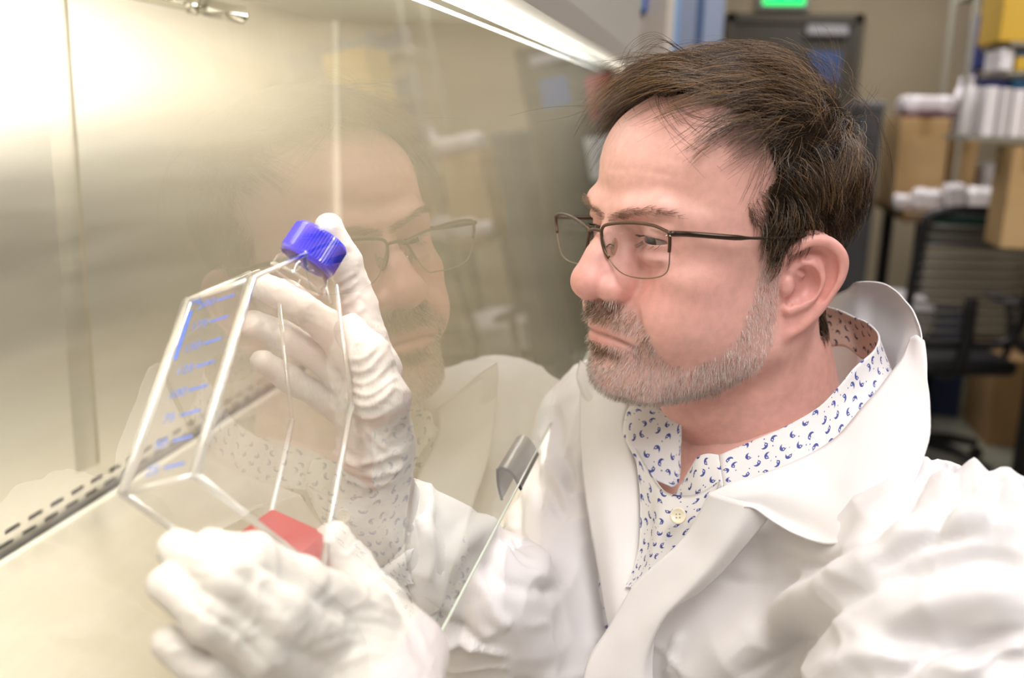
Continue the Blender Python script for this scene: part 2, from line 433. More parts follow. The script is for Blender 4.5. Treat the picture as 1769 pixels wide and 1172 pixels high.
# handle clipped over the lower edge of the sash
HG = mat('grey anodised handle', (.16, .15, .14), .30, .5); HD = mat('dark blue black rubber', (.012, .014, .035), .5)
def handle():
    y0, y1 = atz(897, 836, SZ)[1], atz(928, 777, SZ)[1]
    prof = catmull([(-.0175, .0095), (-.0135, .0115), (-.008, .0100), (-.003, .0045), (.0003, -.0015), (.0014, -.0035), (.0020, -.0040)], 5); P0 = np.array([SX, SZ])
    out = prof+P0; d = np.gradient(prof, axis=0); d /= np.linalg.norm(d, axis=1)[:, None]; nn = np.stack([d[:, 1], -d[:, 0]], 1)
    inn = out+nn*.0016
    loop = np.concatenate([out, inn[::-1]]); m = len(loop)
    ys = [y0, y0+.0005, y1-.0005, y1]
    V = np.array([(x, y, z) for y in ys for x, z in loop]); Q = []
    for k in range(3):
        for i in range(m): Q.append((k*m+i, k*m+(i+1) % m, (k+1)*m+(i+1) % m, (k+1)*m+i))
    h = len(out)
    for k in (0, 3):
        for i in range(h-1): Q.append((k*m+i, k*m+i+1, k*m+m-2-i, k*m+m-1-i))
    hd = empty('sash_handle', (SX, .70, SZ), 'dark grey curved grip clipped over the lower edge of the glass sash', 'handle')
    link('grip', np_mesh('grip', V, np.array(Q)), HG, hd)
    # lower leaf
    l2 = [(-.0172, .0090), (-.0168, .001), (-.0152, -.008), (-.0130, -.0150)]
    l2 = catmull(l2, 5)+P0
    V, F = tube_vf(np.stack([l2[:, 0], np.full(len(l2), y0+.0010), l2[:, 1]], 1), .0011, 8); link('end_seal', np_mesh('end_seal', V, F), HD, hd)
    V, F = tube_vf(np.stack([out[:, 0]-.0, np.full(len(out), y0), out[:, 1]-.0006], 1), .0012, 8); link('end_seal', np_mesh('end_seal', V, F), HD, hd)
    V = np.array([(x, y, z) for y in (y0+.002, y1) for x, z in l2]); n = len(l2)
    link('inner_leaf', np_mesh('inner_leaf', V, np.array([(i, i+1, n+i+1, n+i) for i in range(n-1)])), mat('leaf grey', (.30, .28, .29), .45), hd)
handle()
# ultraviolet lamp rod high on the rear wall
uv = empty('lamp_tube', (-.6, 1.0, .1), 'clear tube lamp with metal end cap high on the steel rear wall', 'lamp')
CH = mat('chrome', (.75, .73, .68), .12, 1.0); CLEAR = solid_alpha_glass('clear tube', (.93, .93, .88), .02, 1.45, .05)
e0 = at(428, 28, 1.02); e1 = at(150, -30, .98); dv = (e0-e1)/np.linalg.norm(e0-e1)
tube('glass_tube', [e1-dv*.15, e0-dv*.04], .0075, CLEAR, uv, sides=20)
tube('filament', [e1-dv*.15, e0-dv*.045], .0014, CH, uv, sides=8)
tube('end_cap', [e0-dv*.045, e0-dv*.004, e0], [.009, .009, .004], CH, uv, sides=24)
tube('collar', [e0-dv*.062, e0-dv*.052], .0098, CH, uv, sides=24)
# ================================================================== ROOM
GZ = -1.38; RY = 6.4; CZ = 1.35
WALL = mat('beige wall paint', (.42, .345, .225), .8); noise_color(WALL, (.40, .33, .215), (.44, .36, .24), 2.0); bump(WALL, 200, .1, .001)
FLOORM = mat('grey green vinyl', (.30, .30, .23), .35); noise_color(FLOORM, (.27, .275, .21), (.33, .33, .26), 6, 6)
CEIL = mat('ceiling white', (.7, .69, .65), .9)
box('floor', (-3, -3, GZ-.05), (4.2, RY, GZ), FLOORM, kind='structure')
box('wall_back', (-3, RY, GZ), (4.2, RY+.1, CZ), WALL, kind='structure')
box('wall_right', (4.2, -3, GZ), (4.3, RY, CZ), WALL, kind='structure')
box('wall_left', (-3.1, -3, GZ), (-3, RY, CZ), WALL, kind='structure')
box('wall_front', (-3, -3.1, GZ), (4.2, -3, CZ), WALL, kind='structure')
box('ceiling', (-3, -3, CZ), (4.2, RY, CZ+.1), CEIL, kind='structure')
BASEM = mat('dark base', (.06, .05, .045), .6)
box('baseboard_back', (-3, RY-.015, GZ), (4.2, RY, GZ+.1), BASEM, kind='structure')
# door in the back wall
dx0, dx1 = at(1256, 40, RY)[0], at(1490, 40, RY)[0]; dz = at(1400, 26, RY)[2]
DFR = mat('dark door frame', (.075, .062, .038), .5); DLF = mat('dark olive door', (.055, .046, .026), .45)
door = box('door_1', (dx0+.05, RY-.05, GZ), (dx1-.05, RY-.02, dz-.05), DLF, kind='structure')
for a in ((dx0, GZ, dx0+.05, dz), (dx1-.05, GZ, dx1, dz), (dx0, dz-.05, dx1, dz)):
    box('door_frame', (a[0], RY-.08, a[1]), (a[2], RY-.001, a[3]), DFR, door)
c = at(1430, 52, RY-.12); box('door_closer', (c[0]-.12, RY-.12, c[2]-.03), (c[0]+.12, RY-.05, c[2]+.03), mat('closer grey', (.42, .40, .42), .4), door, bevel=.01)
c = at(1425, 107, RY-.06); 
pn = box('notice', (c[0]-.09, RY-.056, c[2]-.12), (c[0]+.09, RY-.051, c[2]+.06), mat('blue notice', (.03, .10, .30), .5), label='blue notice posted high on the dark door', cat='notice')
c2 = (c[0]-.27, c[2]-.1)
box('notice', (c2[0]-.10, RY-.056, c2[1]-.15), (c2[0]+.07, RY-.051, c2[1]+.12), mat('red notice', (.36, .05, .04), .5), label='dark red notice on the dark door left of the blue one', cat='notice')
box('notice', (c2[0]-.10, RY-.056, c2[1]-.52), (c2[0]+.14, RY-.051, c2[1]-.25), mat('white notice', (.6, .6, .56), .5), label='white paper notice on the dark door below the coloured ones', cat='notice')
c = at(1355, -8, RY-.05)
ex = empty('exit_sign', (c[0], RY, c[2]), 'green lit exit sign on the wall above the dark door', 'sign')
box('sign_housing', (c[0]-.15, RY-.06, c[2]-.08), (c[0]+.15, RY-.001, c[2]+.13), mat('sign housing', (.3, .3, .28), .5), ex, bevel=.006)
box('sign_panel', (c[0]-.12, RY-.067, c[2]-.055), (c[0]+.12, RY-.061, c[2]+.105), emit('sign glow', (.02, .9, .18), 1.6), ex)
def text(name, s, size, loc, rot, m, parent=None, ext=.001):
    cu = bpy.data.curves.new(name, 'FONT'); cu.body = s; cu.size = size; cu.extrude = ext; cu.align_x = 'CENTER'; cu.align_y = 'CENTER'
    o = bpy.data.objects.new(name, cu); COL.objects.link(o)
    dg = bpy.context.evaluated_depsgraph_get(); me = bpy.data.meshes.new_from_object(o.evaluated_get(dg)); bpy.data.objects.remove(o)
    me.transform(Matrix.Translation(loc) @ rot.to_4x4()); me.materials.clear()
    return link(name, me, m, parent)
text('lettering', 'EXIT', .13, (c[0], RY-.069, c[2]+.025), Matrix.Rotation(math.pi/2, 3, 'X'), mat('sign letters', (.9, 1, .9), .5), ex)
# pale and blue doors of a tall unit left of the door (beyond the cabinet)
PALE = mat('pale enamel', (.74, .66, .58), .5); BLUEG = mat('blue grey enamel', (.30, .36, .50), .4); SKYB = mat('bright blue edge', (.30, .52, .86), .4); DBL = mat('deep blue seal', (.05, .11, .25), .4)
Y2 = 3.2
def span(p0, p1, Y): return at(p0, 40, Y)[0], at(p1, 40, Y)[0]
x0, x1 = span(1020, 1153, Y2-.5)
tu = empty('storage_cabinet', (x0, Y2, GZ), 'tall pale beige cupboard standing just beyond the steel cabinet', 'cupboard')
box('body', (x0-.3, Y2-.5, GZ), (x1, Y2-.1, .78), PALE, tu, bevel=.004)
h = at(1105, 8, Y2-.53); 
bx_ = box('latch_housing', (h[0]-.02, Y2-.54, h[2]-.022), (h[0]+.02, Y2-.50, h[2]+.12), mat('blue latch', (.05, .12, .5), .3), tu, bevel=.01)
box('latch_plate', (h[0]-.012, Y2-.548, h[2]-.012), (h[0]+.010, Y2-.541, h[2]+.11), mat('latch pale', (.55, .7, .9), .3), tu, bevel=.002)
h = at(1096, 38, Y2-.52); box('lock_tab', (h[0]-.006, Y2-.515, h[2]-.02), (h[0]+.010, Y2-.50, h[2]+.022), mat('white tab', (.9, .88, .85), .3), tu, bevel=.003)
Y3 = 4.4
x0, x1 = span(1156, 1250, Y3)
fr = empty('freezer', (x0, Y3, GZ), 'tall blue grey laboratory freezer between the pale cupboard and the dark door', 'freezer')
box('body', (x0, Y3+.002, GZ), (x1, Y3+.7, .95), BLUEG, fr)
for p0, p1, m_, nm in ((1156, 1173, SKYB, 'edge_strip'), (1173, 1203, BLUEG, 'door'), (1203, 1215, DBL, 'door_seal'), (1215, 1250, mat('light blue enamel', (.38, .46, .64), .4), 'door')):
    a, b = span(p0, p1, Y3); box(nm, (a, Y3-.03, GZ+.1), (b, Y3, .95), m_, fr, bevel=.003)
# ---- lab bench on the right with cartons
CARD = mat('cardboard', (.50, .33, .15), .85); noise_color(CARD, (.46, .29, .125), (.54, .36, .17), 5); CARD2 = mat('cardboard dark', (.38, .23, .10), .85)
WOOD = mat('bench edge', (.30, .17, .06), .5); WHT = mat('white plastic', (.80, .76, .76), .4); WHT2 = mat('grey white', (.60, .56, .56), .5)
BK = mat('black plastic', (.010, .010, .012), .45); TAPE = mat('packing tape', (.40, .25, .10), .3)
BZ = -.40
def bpt(px, py, Z): return atz(px, py, Z)
def make_bench(x0, x1, y0, y1, label):
    b = empty('lab_bench', ((x0+x1)/2, (y0+y1)/2, GZ), label, 'bench')
    box('benchtop', (x0, y0, BZ-.045), (x1, y1, BZ-.0005), BTOP, b, bevel=.004)
    box('top_edge', (x0-.012, y0, BZ-.047), (x0, y1, BZ-.001), WOOD, b)
    box('apron', (x0+.05, y0+.05, BZ-.16), (x1-.05, y0+.07, BZ-.045), APR, b)
    for y in (y0+.05, y1-.05):
        for x in (x0+.05, x1-.09): box('leg', (x, y-.03, GZ), (x+.05, y+.03, BZ-.045), BK, b)
    if y0 < 3: box('back_panel', (x1-.09, y0+.1, GZ+.05), (x1-.07, y1-.1, BZ-.05), NAVY, b)
BTOP = mat('benchtop', (.24, .16, .09), .4); APR = mat('apron', (.14, .13, .12), .5); NAVY = mat('navy panel', (.03, .05, .14), .6)
make_bench(.90, 2.9, 4.72, 5.7, 'long lab bench at the back right, crowded with boxes and wrapped packs')
make_bench(1.14, 2.4, 2.5, 3.80, 'brown edged side bench at the right edge carrying the tall carton and rack')
b_ = box('end_panel', (1.10, 4.86, GZ), (1.26, 4.90, -.85), NAVY, label='dark blue panel standing below the far bench behind the chair', cat='panel')
def carton(px0, px1, py0, py1, Y, dep, m_, label, rz=0, tape=True, group=None, name='cardboard_box', cat='box', z0=None):
    """carton whose front face is seen between the pixel columns px0..px1 at depth Y"""
    a = at(px0, (py0+py1)/2, Y); b = at(px1, (py0+py1)/2, Y); zt = at((px0+px1)/2, py0, Y)[2]; zb = at((px0+px1)/2, py1, Y)[2] if z0 is None else z0
    w = b[0]-a[0]; e = empty(name, ((a[0]+b[0])/2, Y+dep/2, zb), label, cat, group)
    obox('carton_body', ((a[0]+b[0])/2, Y+dep/2, (zt+zb)/2), (w, dep, zt-zb), 0, m_, e, bevel=.004)
    if tape:
        for s in (-1, 1):
            obox('flap', ((a[0]+b[0])/2+s*w*.25, Y+dep/2, zt+.003), (w*.485, dep*.98, .004), 0, m_, e)
        obox('tape_strip', ((a[0]+b[0])/2, Y+dep/2-.001, zt+.0055), (.05, dep*1.0, .001), 0, TAPE, e)
        obox('tape_strip', ((a[0]+b[0])/2, Y-.001, zt-.035), (.05, .001, .07), 0, TAPE, e)
    e.rotation_euler = (0, 0, rz)
    return e
e = carton(1552, 1638, 205, 300, 4.95, .45, CARD, 'large brown cardboard box standing on the far bench', 0, z0=BZ)
carton(1642, 1690, 236, 292, 5.0, .3, CARD, 'small open brown carton right of the large box', z0=BZ)
carton(1742, 1810, 258, 390, 3.50, .2, CARD, 'tall plain brown carton at the near end of the bench', z0=BZ)
# shelf unit on the far bench with bins
SHM = mat('shelf metal', (.30, .28, .22), .4)
sy0, sy1 = 4.95, 5.45; sx0 = at(1684, 100, 5.0)[0]
sh = empty('metal_shelf', (sx0+.4, 5.2, BZ), 'open metal shelf on the far bench holding navy and teal bins', 'shelf')
for zz in (.12, .60): box('shelf_board', (sx0-.02, sy0, zz-.02), (sx0+.9, sy1, zz), SHM, sh)
for x, y in ((sx0-.04, sy0), (sx0-.04, sy1-.03), (sx0+.87, sy0), (sx0+.87, sy1-.03)): box('upright', (x, y, BZ), (x+.02, y+.03, 1.1), SHM, sh)
BIN = mat('navy bin', (.02, .03, .17), .4); BIN2 = mat('teal blue bin', (.02, .16, .36), .4)
def bin_(x, y, z, w, d, hgt, m_, label, group):
    e = empty('storage_bin', (x, y, z), label, 'bin', group)
    bm = bmesh.new(); t = .004
    for c_, s_ in (((0, 0, t/2), (w, d, t)), ((-w/2+t/2, 0, hgt/2), (t, d, hgt)), ((w/2-t/2, 0, hgt/2), (t, d, hgt)), ((0, d/2-t/2, hgt/2), (w, t, hgt)), ((0, -d/2+t/2, hgt*.35), (w, t, hgt*.7))):
        add_box(bm, (x+c_[0], y+c_[1], z+c_[2]), s_)
    link('bin_body', bm_mesh('bin_body', bm), m_, e)
    obox('bin_lip', (x, y-d/2-.006, z+hgt*.7), (w, .012, .008), 0, m_, e)
for lv, zz, nt in (('lower', .121, 3), ('upper', .601, 1)):
    for i in range(4):
        nm = ('navy', 'teal')[i % 2]
        for t_ in range(nt):
            bin_(sx0+.085+i*.165, sy0+.16, zz+t_*.125, .15, .22, .115, (BIN, BIN2)[i % 2],
                 '%s bin, %s of the %s stack from the left on the %s shelf' % (nm, ('bottom', 'middle', 'top')[t_], ('first', 'second', 'third', 'fourth')[i], lv), 'plastic bins on the metal shelf')
YEL = mat('yellow carton', (.62, .38, .03), .6)
RY_ = 3.62
rx0 = at(1726, 200, RY_)[0]
rk = empty('wire_rack', (rx0+.4, RY_+.2, BZ), 'narrow metal rack on the side bench carrying yellow and white boxes', 'rack')
zA, zB, zC = at(1760, 72, RY_)[2], at(1760, 122, RY_)[2], at(1760, 238, RY_)[2]
for zz, xl in ((zA, rx0), (zB, rx0), (zC, at(1668, 238, RY_)[0])): box('rack_shelf', (xl, RY_-.02, zz-.014), (rx0+.8, RY_+.34, zz-.002), SHM, rk)
for x in (rx0+.42, rx0+.77): box('rack_post', (x, RY_+.341, BZ+.001), (x+.025, RY_+.366, .7), SHM, rk)
carton(1733, 1830, -40, 68, RY_, .28, YEL, 'yellow cardboard box on the top rack shelf at the upper right corner', tape=False, z0=zA)
for i, (p0, p1, t0) in enumerate(((1700, 1721, 150), (1724, 1745, 152), (1748, 1769, 155), (1772, 1800, 150))):
    carton(p0, p1, t0, 236, RY_, .2, WHT if i != 1 else WHT2, ('narrow white box at the left end of the lower rack shelf', 'grey white box second on the lower rack shelf', 'white box third on the lower rack shelf', 'white box at the frame edge on the lower rack shelf')[i], tape=False, z0=zC, name='supply_box')
for i, (p0, p1, t0, m_) in enumerate(((1728, 1751, 84, WHT), (1755, 1790, 98, YEL))):
    carton(p0, p1, t0, 120, RY_, .2, m_, ('white box standing on the middle rack shelf', 'low yellow box on the middle rack shelf')[i], tape=False, z0=zB, name='supply_box')
# bottles and wrapped white supplies on the bench
def bottle(x, y, z, r, hgt, m_, label, group=None):
    e = empty('reagent_bottle', (x, y, z), label, 'bottle', group)
    V, F = lathe_vf([(0, 0), (r*.9, 0), (r, .01), (r, hgt*.68), (r*.8, hgt*.8), (r*.38, hgt*.88), (r*.38, hgt*.93)], 20, (x, y, z)); link('bottle_body', np_mesh('bottle_body', V, F), m_, e)
    V, F = lathe_vf([(r*.45, hgt*.90), (r*.46, hgt), (r*.4, hgt*1.01), (0, hgt*1.01)], 20, (x, y, z)); link('bottle_cap', np_mesh('bottle_cap', V, F), WHT2, e)
for i, (px, py, hh, lab) in enumerate(((1677, 150, .085, 'white bottle at the left end of the lower rack shelf'), (1690, 150, .075, 'second white bottle beside the narrow white box'))):
    c_ = at(px, py, RY_+.1+.1*i); bottle(c_[0], RY_+.1+.1*i, zC, .022, .20-.03*i, WHT, lab)
for i, (px, lab) in enumerate(((1656, 'large white jug standing on the small open carton'),)):
    c_ = at(px, 180, 5.2); bottle(c_[0], 5.2, at(1660, 236, 5.0)[2]+.008, .022 if i else .025, .26, WHT2 if i else WHT, lab)
def wrap(px, py, Y, sx, sy, sz, label, m_=WHT, seed=0, name='wrapped_pack', cat='package', group=None, z0=None):
    """soft plastic-wrapped pack, lumpy rounded shape"""
    c_ = at(px, py, Y); zb = BZ if z0 is None else z0
    def f(p):
        d = rbox(p, (c_[0], c_[1], zb+sz/2), np.eye(3), (sx/2, sy/2, sz/2), min(sx, sy, sz)*.3)
        return d+.006*vnoise(p+seed, 28)+.003*vnoise(p+seed, 60)
    V, Q = surface_nets(f, (c_[0]-sx, c_[1]-sy, zb-.01), (c_[0]+sx, c_[1]+sy, zb+sz+.03), .008)
    return link(name, np_mesh(name, V, Q), m_, label=label, cat=cat, group=group)
wrap(1560, 320, 4.86, .075, .09, .07, 'small white wrapped pack at the left end of the bench', seed=1)
wrap(1602, 320, 4.86, .13, .13, .10, 'crumpled white wrapped pack in front of the large box', seed=2)
wrap(1650, 320, 4.86, .095, .12, .13, 'pale wrapped pack below the small carton', WHT2, seed=3)
wrap(1698, 310, 4.86, .13, .12, .12, 'wide white wrapped pack right of the small carton', seed=4)
wrap(1716, 280, 5.20, .13, .16, .22, 'upright white pack beside the tall carton', seed=5)
ztop = at(1600, 205, 4.95)[2]+.008; tr_ = at(1600, 190, 5.15)
bm = bmesh.new(); add_box(bm, (tr_[0], 5.15, ztop+.004), (.25, .32, .008))
link('tray_mat', bm_mesh('tray_mat', bm), mat('maroon mat', (.12, .02, .06), .6), label='thin maroon sheet lying under the trays on the large box', cat='sheet')
wrap(1600, 190, 5.15, .24, .26, .085, 'stack of clear white trays on top of the large cardboard box', WHT2, seed=6, name='tray_stack', cat='trays', z0=ztop+.012)
# grey waste bin / equipment left of the cartons
c_ = at(1528, 250, 4.75)
g = empty('lab_refrigerator', (c_[0], 5.0, GZ), 'dark grey low refrigerator left of the large cardboard box', 'refrigerator')
a, b = span(1503, 1545, 4.75)
zt = at(1525, 188, 4.75)[2]
box('body', (a, 4.75, GZ), (b, 5.3, zt), mat('dark grey enamel', (.085, .085, .09), .4), g, bevel=.01)
box('lid', (a-.003, 4.74, zt), (b+.003, 5.3, zt+.03), mat('lid grey', (.16, .16, .17), .4), g, bevel=.006)
# white bin under the bench, carton below
e = empty('waste_bin', (at(1545, 430, 4.75)[0], 4.55, GZ), 'white plastic waste bin on the floor by the chair', 'bin')
cx_, cy_ = e.location.x, 4.55
V, F = lathe_vf([(0, 0), (.12, 0), (.15, .55), (.155, .56), (.148, .56), (.118, .02)], 24, (cx_, cy_, GZ)); link('bin_body', np_mesh('bin_body', V, F), WHT, e)
V, F = lathe_vf([(.157, .55), (.162, .57), (.157, .59), (.10, .64), (0, .655)], 24, (cx_, cy_, GZ)); link('bin_lid', np_mesh('bin_lid', V, F), WHT2, e)
carton(1716, 1775, 622, 720, 4.45, .4, CARD2, 'open cardboard box on the floor under the bench', tape=False, z0=GZ)
c_ = at(1731, 620, 3.5); zt = at(1731, 615, 3.4)[2]
# ---- office chair
def chair():
    cx_, cy_ = at(1622, 500, 4.08)[0], 4.08
    ch = empty('office_chair', (cx_, cy_, GZ), 'black office chair with slatted mesh back at the right bench', 'chair')
    rot = math.radians(14); R3 = Matrix.Rotation(rot, 3, 'Z'); z0 = GZ
    def T(p): 
        v = R3 @ Vector(p); return (v.x+cx_, v.y+cy_, v.z+z0)
    # the chair faces away from the camera (towards +y)
    sb = bmesh.new(); add_box(sb, (0, 0, 0), (.48, .46, .06), bevel=.028, seg=3)
    for v in sb.verts:
        v.co.z += .02*(v.co.x/.24)**2-.015*(v.co.y/.23)**2; v.co = Vector(T(v.co+Vector((0, 0, .47))))
    link('seat', bm_mesh('seat', sb, True), BK, ch)
    fr_ = [(-.20, -.20, .58), (-.225, -.235, .75), (-.22, -.26, .95), (-.195, -.27, 1.06), (0, -.275, 1.075), (.195, -.27, 1.06), (.22, -.26, .95), (.225, -.235, .75), (.20, -.20, .58), (0, -.19, .56)]
    tube('back_frame', [T(p) for p in catmull(fr_, 4, True)], .017, BK, ch, closed=True)
    SL = mat('chair slat', (.13, .12, .10), .45)
    first = None
    for i in range(12):
        z = .62+i*.036; t = i/11; w = .195+.02*math.sin(t*math.pi); yb = -.20-.07*t
        V, F = tube_vf([T((x*w, yb-.025*(1-x*x)-.004, z)) for x in np.linspace(-1, 1, 9)], .0075, 6)
        link('slat', np_mesh('slat', V, F), SL, ch)
    box_ = bmesh.new(); add_box(box_, T((0, -.245, 1.03)), (.36, .02, .05), R3, bevel=.008); link('top_band', bm_mesh('top_band', box_), mat('teal black fabric', (.01, .05, .045), .7), ch)
    tube('back_support', [T(p) for p in catmull([(0, 0, .43), (0, -.16, .44), (0, -.25, .55), (0, -.255, .75)], 5)], .024, BK, ch)
    for s in (-1, 1):
        tube('armrest_post', [T(p) for p in catmull([(s*.18, 0, .44), (s*.29, -.02, .47), (s*.30, -.02, .60), (s*.29, 0, .68)], 4)], .016, BK, ch)
        b2 = bmesh.new(); add_box(b2, (0, 0, 0), (.075, .26, .03), bevel=.012)
        for v in b2.verts: v.co = Vector(T(v.co+Vector((s*.29, .02, .70))))
        link('armrest', bm_mesh('armrest', b2, True), BK, ch)
    tube('gas_column', [T((0, 0, .12)), T((0, 0, .26)), T((0, 0, .261)), T((0, 0, .44))], [.03, .03, .018, .018], BK, ch, sides=16)
    for i in range(5):
        a = i*2*math.pi/5+.3; c, s = math.cos(a), math.sin(a)
        tube('base_leg', [T((0, 0, .12)), T((c*.15, s*.15, .11)), T((c*.30, s*.30, .075))], [.03, .022, .016], BK, ch, sides=8)
        V, F = lathe_vf([(0, -.012), (.024, -.012), (.028, -.008), (.028, .008), (.024, .012), (0, .012)], 16, T((c*.31, s*.31, .0285)), (-s, c, 0)); link('castor', np_mesh('castor', V, F), BK, ch)
chair()
# ================================================================== THE MAN: head pose
ROLL = 4.0
def rodr(w):
    w = np.asarray(w, float); t = np.linalg.norm(w); k = w/t
    K = np.array([[0, -k[2], k[1]], [k[2], 0, -k[0]], [-k[1], k[0], 0]])
    return np.eye(3)+np.sin(t)*K+(1-np.cos(t))*K@K
HM = rodr((0.1008, -0.0129, 2.2437)); HO = np.array([0.0114, 0.7359, -0.0982])
_ax = HM[:, 1]; _pv = HM @ np.array([-.03, 0, 0])+HO; _RR = rodr(_ax*math.radians(ROLL)); HM = _RR @ HM; HO = _RR @ (HO-_pv)+_pv
def h2w(p): return (np.asarray(p, float)*.01) @ HM.T + HO        # head-local cm -> world
def w2h(p): return ((np.asarray(p)-HO.astype(np.float32)) @ HM.astype(np.float32))*100
# head-local axes: x = his right, y = forward, z = up, unit cm, origin between the ear canals

EAR = {}
def ear_frame():
    # plane axes: u back, v up, w outwards, for the his-left ear mirrored onto +x
    u = np.array([.42, -.90, .10]); u /= np.linalg.norm(u)
    v = np.array([.10, .06, 1.0]); v -= u*(v @ u); v /= np.linalg.norm(v)
    w = np.cross(u, v); w = w if w[0] > 0 else -w
    return np.array([7.05, -.95, -.7]), u, v, w
def ear_sdf(q):
    o, u, v, w = ear_frame()
    r = q-o.astype(np.float32); E = np.stack([u, v, w]).astype(np.float32)
    e = r @ E.T * np.float32(.94)                                  # ear coords
    def pt(x, y, z=0): return (x, y, z)
    # plate
    d = ell(e, (.95, .75, -.05), (2.0, 2.55, .42))
    d = smin(d, ell(e, (.2, -2.2, -.1), (1.25, 1.5, .45)), .5)
    hel = [(-.35, .55, .0), (-.75, 1.5, .2), (-.2, 2.25, .4), (.8, 2.72, .45), (1.95, 2.5, .4), (2.85, 1.5, .35), (2.85, .3, .3), (2.25, -.9, .25), (1.5, -2.1, .2), (.5, -3.1, .1), (-.35, -3.5, .05)]
    hp = catmull(hel, 4)
    hr = np.interp(np.arange(len(hp)), [0, 10, 18, 30, len(hp)-1], [.28, .4, .42, .36, .38])
    d = smin(d, chain(e, hp, hr), .18)
    d = smin(d, ell(e, (-.75, -3.45, 0), (.95, .85, .45)), .4)      # lobe
    # scapha groove between helix and antihelix
    gr = catmull([(-.05, 1.6, .42), (.8, 2.0, .42), (1.75, 1.8, .4), (2.2, 1.0, .38), (2.15, .1, .36), (1.6, -1.0, .34)], 3)
    d = smax(d, -chain(e, gr, np.full(len(gr), .42)), .12)
    # antihelix
    ah = catmull([(.5, 1.35, .2), (1.25, .9, .3), (1.6, .1, .32), (1.2, -.9, .3), (.5, -1.55, .3), (-.35, -1.85, .3)], 3)
    d = smin(d, chain(e, ah, np.interp(np.arange(len(ah)), [0, 6, len(ah)-1], [.25, .33, .36])), .25)
    # concha bowl
    d = smax(d, -ell(e, (.6, -.05, .70), (.92, 1.2, 1.15)), .10)
    d = smax(d, -ell(e, (.1, -.6, .45), (.66, .85, 1.0)), .10)
    # triangular fossa
    d = smax(d, -ell(e, (.6, 1.72, .55), (.62, .34, .45)), .1)
    # tragus, crus, antitragus
    d = smin(d, ell(e, (-.55, -.25, .25), (.5, .72, .42)), .2)
    d = smin(d, cap(e, (-.35, .75, .15), (.55, .35, -.05), .22, .15), .15)
    d = smin(d, ell(e, (-.2, -1.75, .2), (.5, .36, .34)), .2)
    d = smax(d, -ell(e, (-.35, -1.2, .35), (.28, .42, .35)), .12)
    # root joins the head
    d = smin(d, ell(e, (-.2, -.1, -.65), (1.0, 2.2, .7)), .4)
    return d
EYE = (3.15, 7.4, 1.75)
def groove(q, d, pts, depth, w, n=3):
    pts = catmull(pts, n) if len(pts) > 2 else np.asarray(pts)
    m = None
    for i in range(len(pts)-1):
        t = i/(len(pts)-2) if len(pts) > 2 else .5
        e = cap(q, pts[i], pts[i+1], 0.0); m = e if m is None else np.minimum(m, e)
    return d+depth*np.exp(-(m/w)**2)
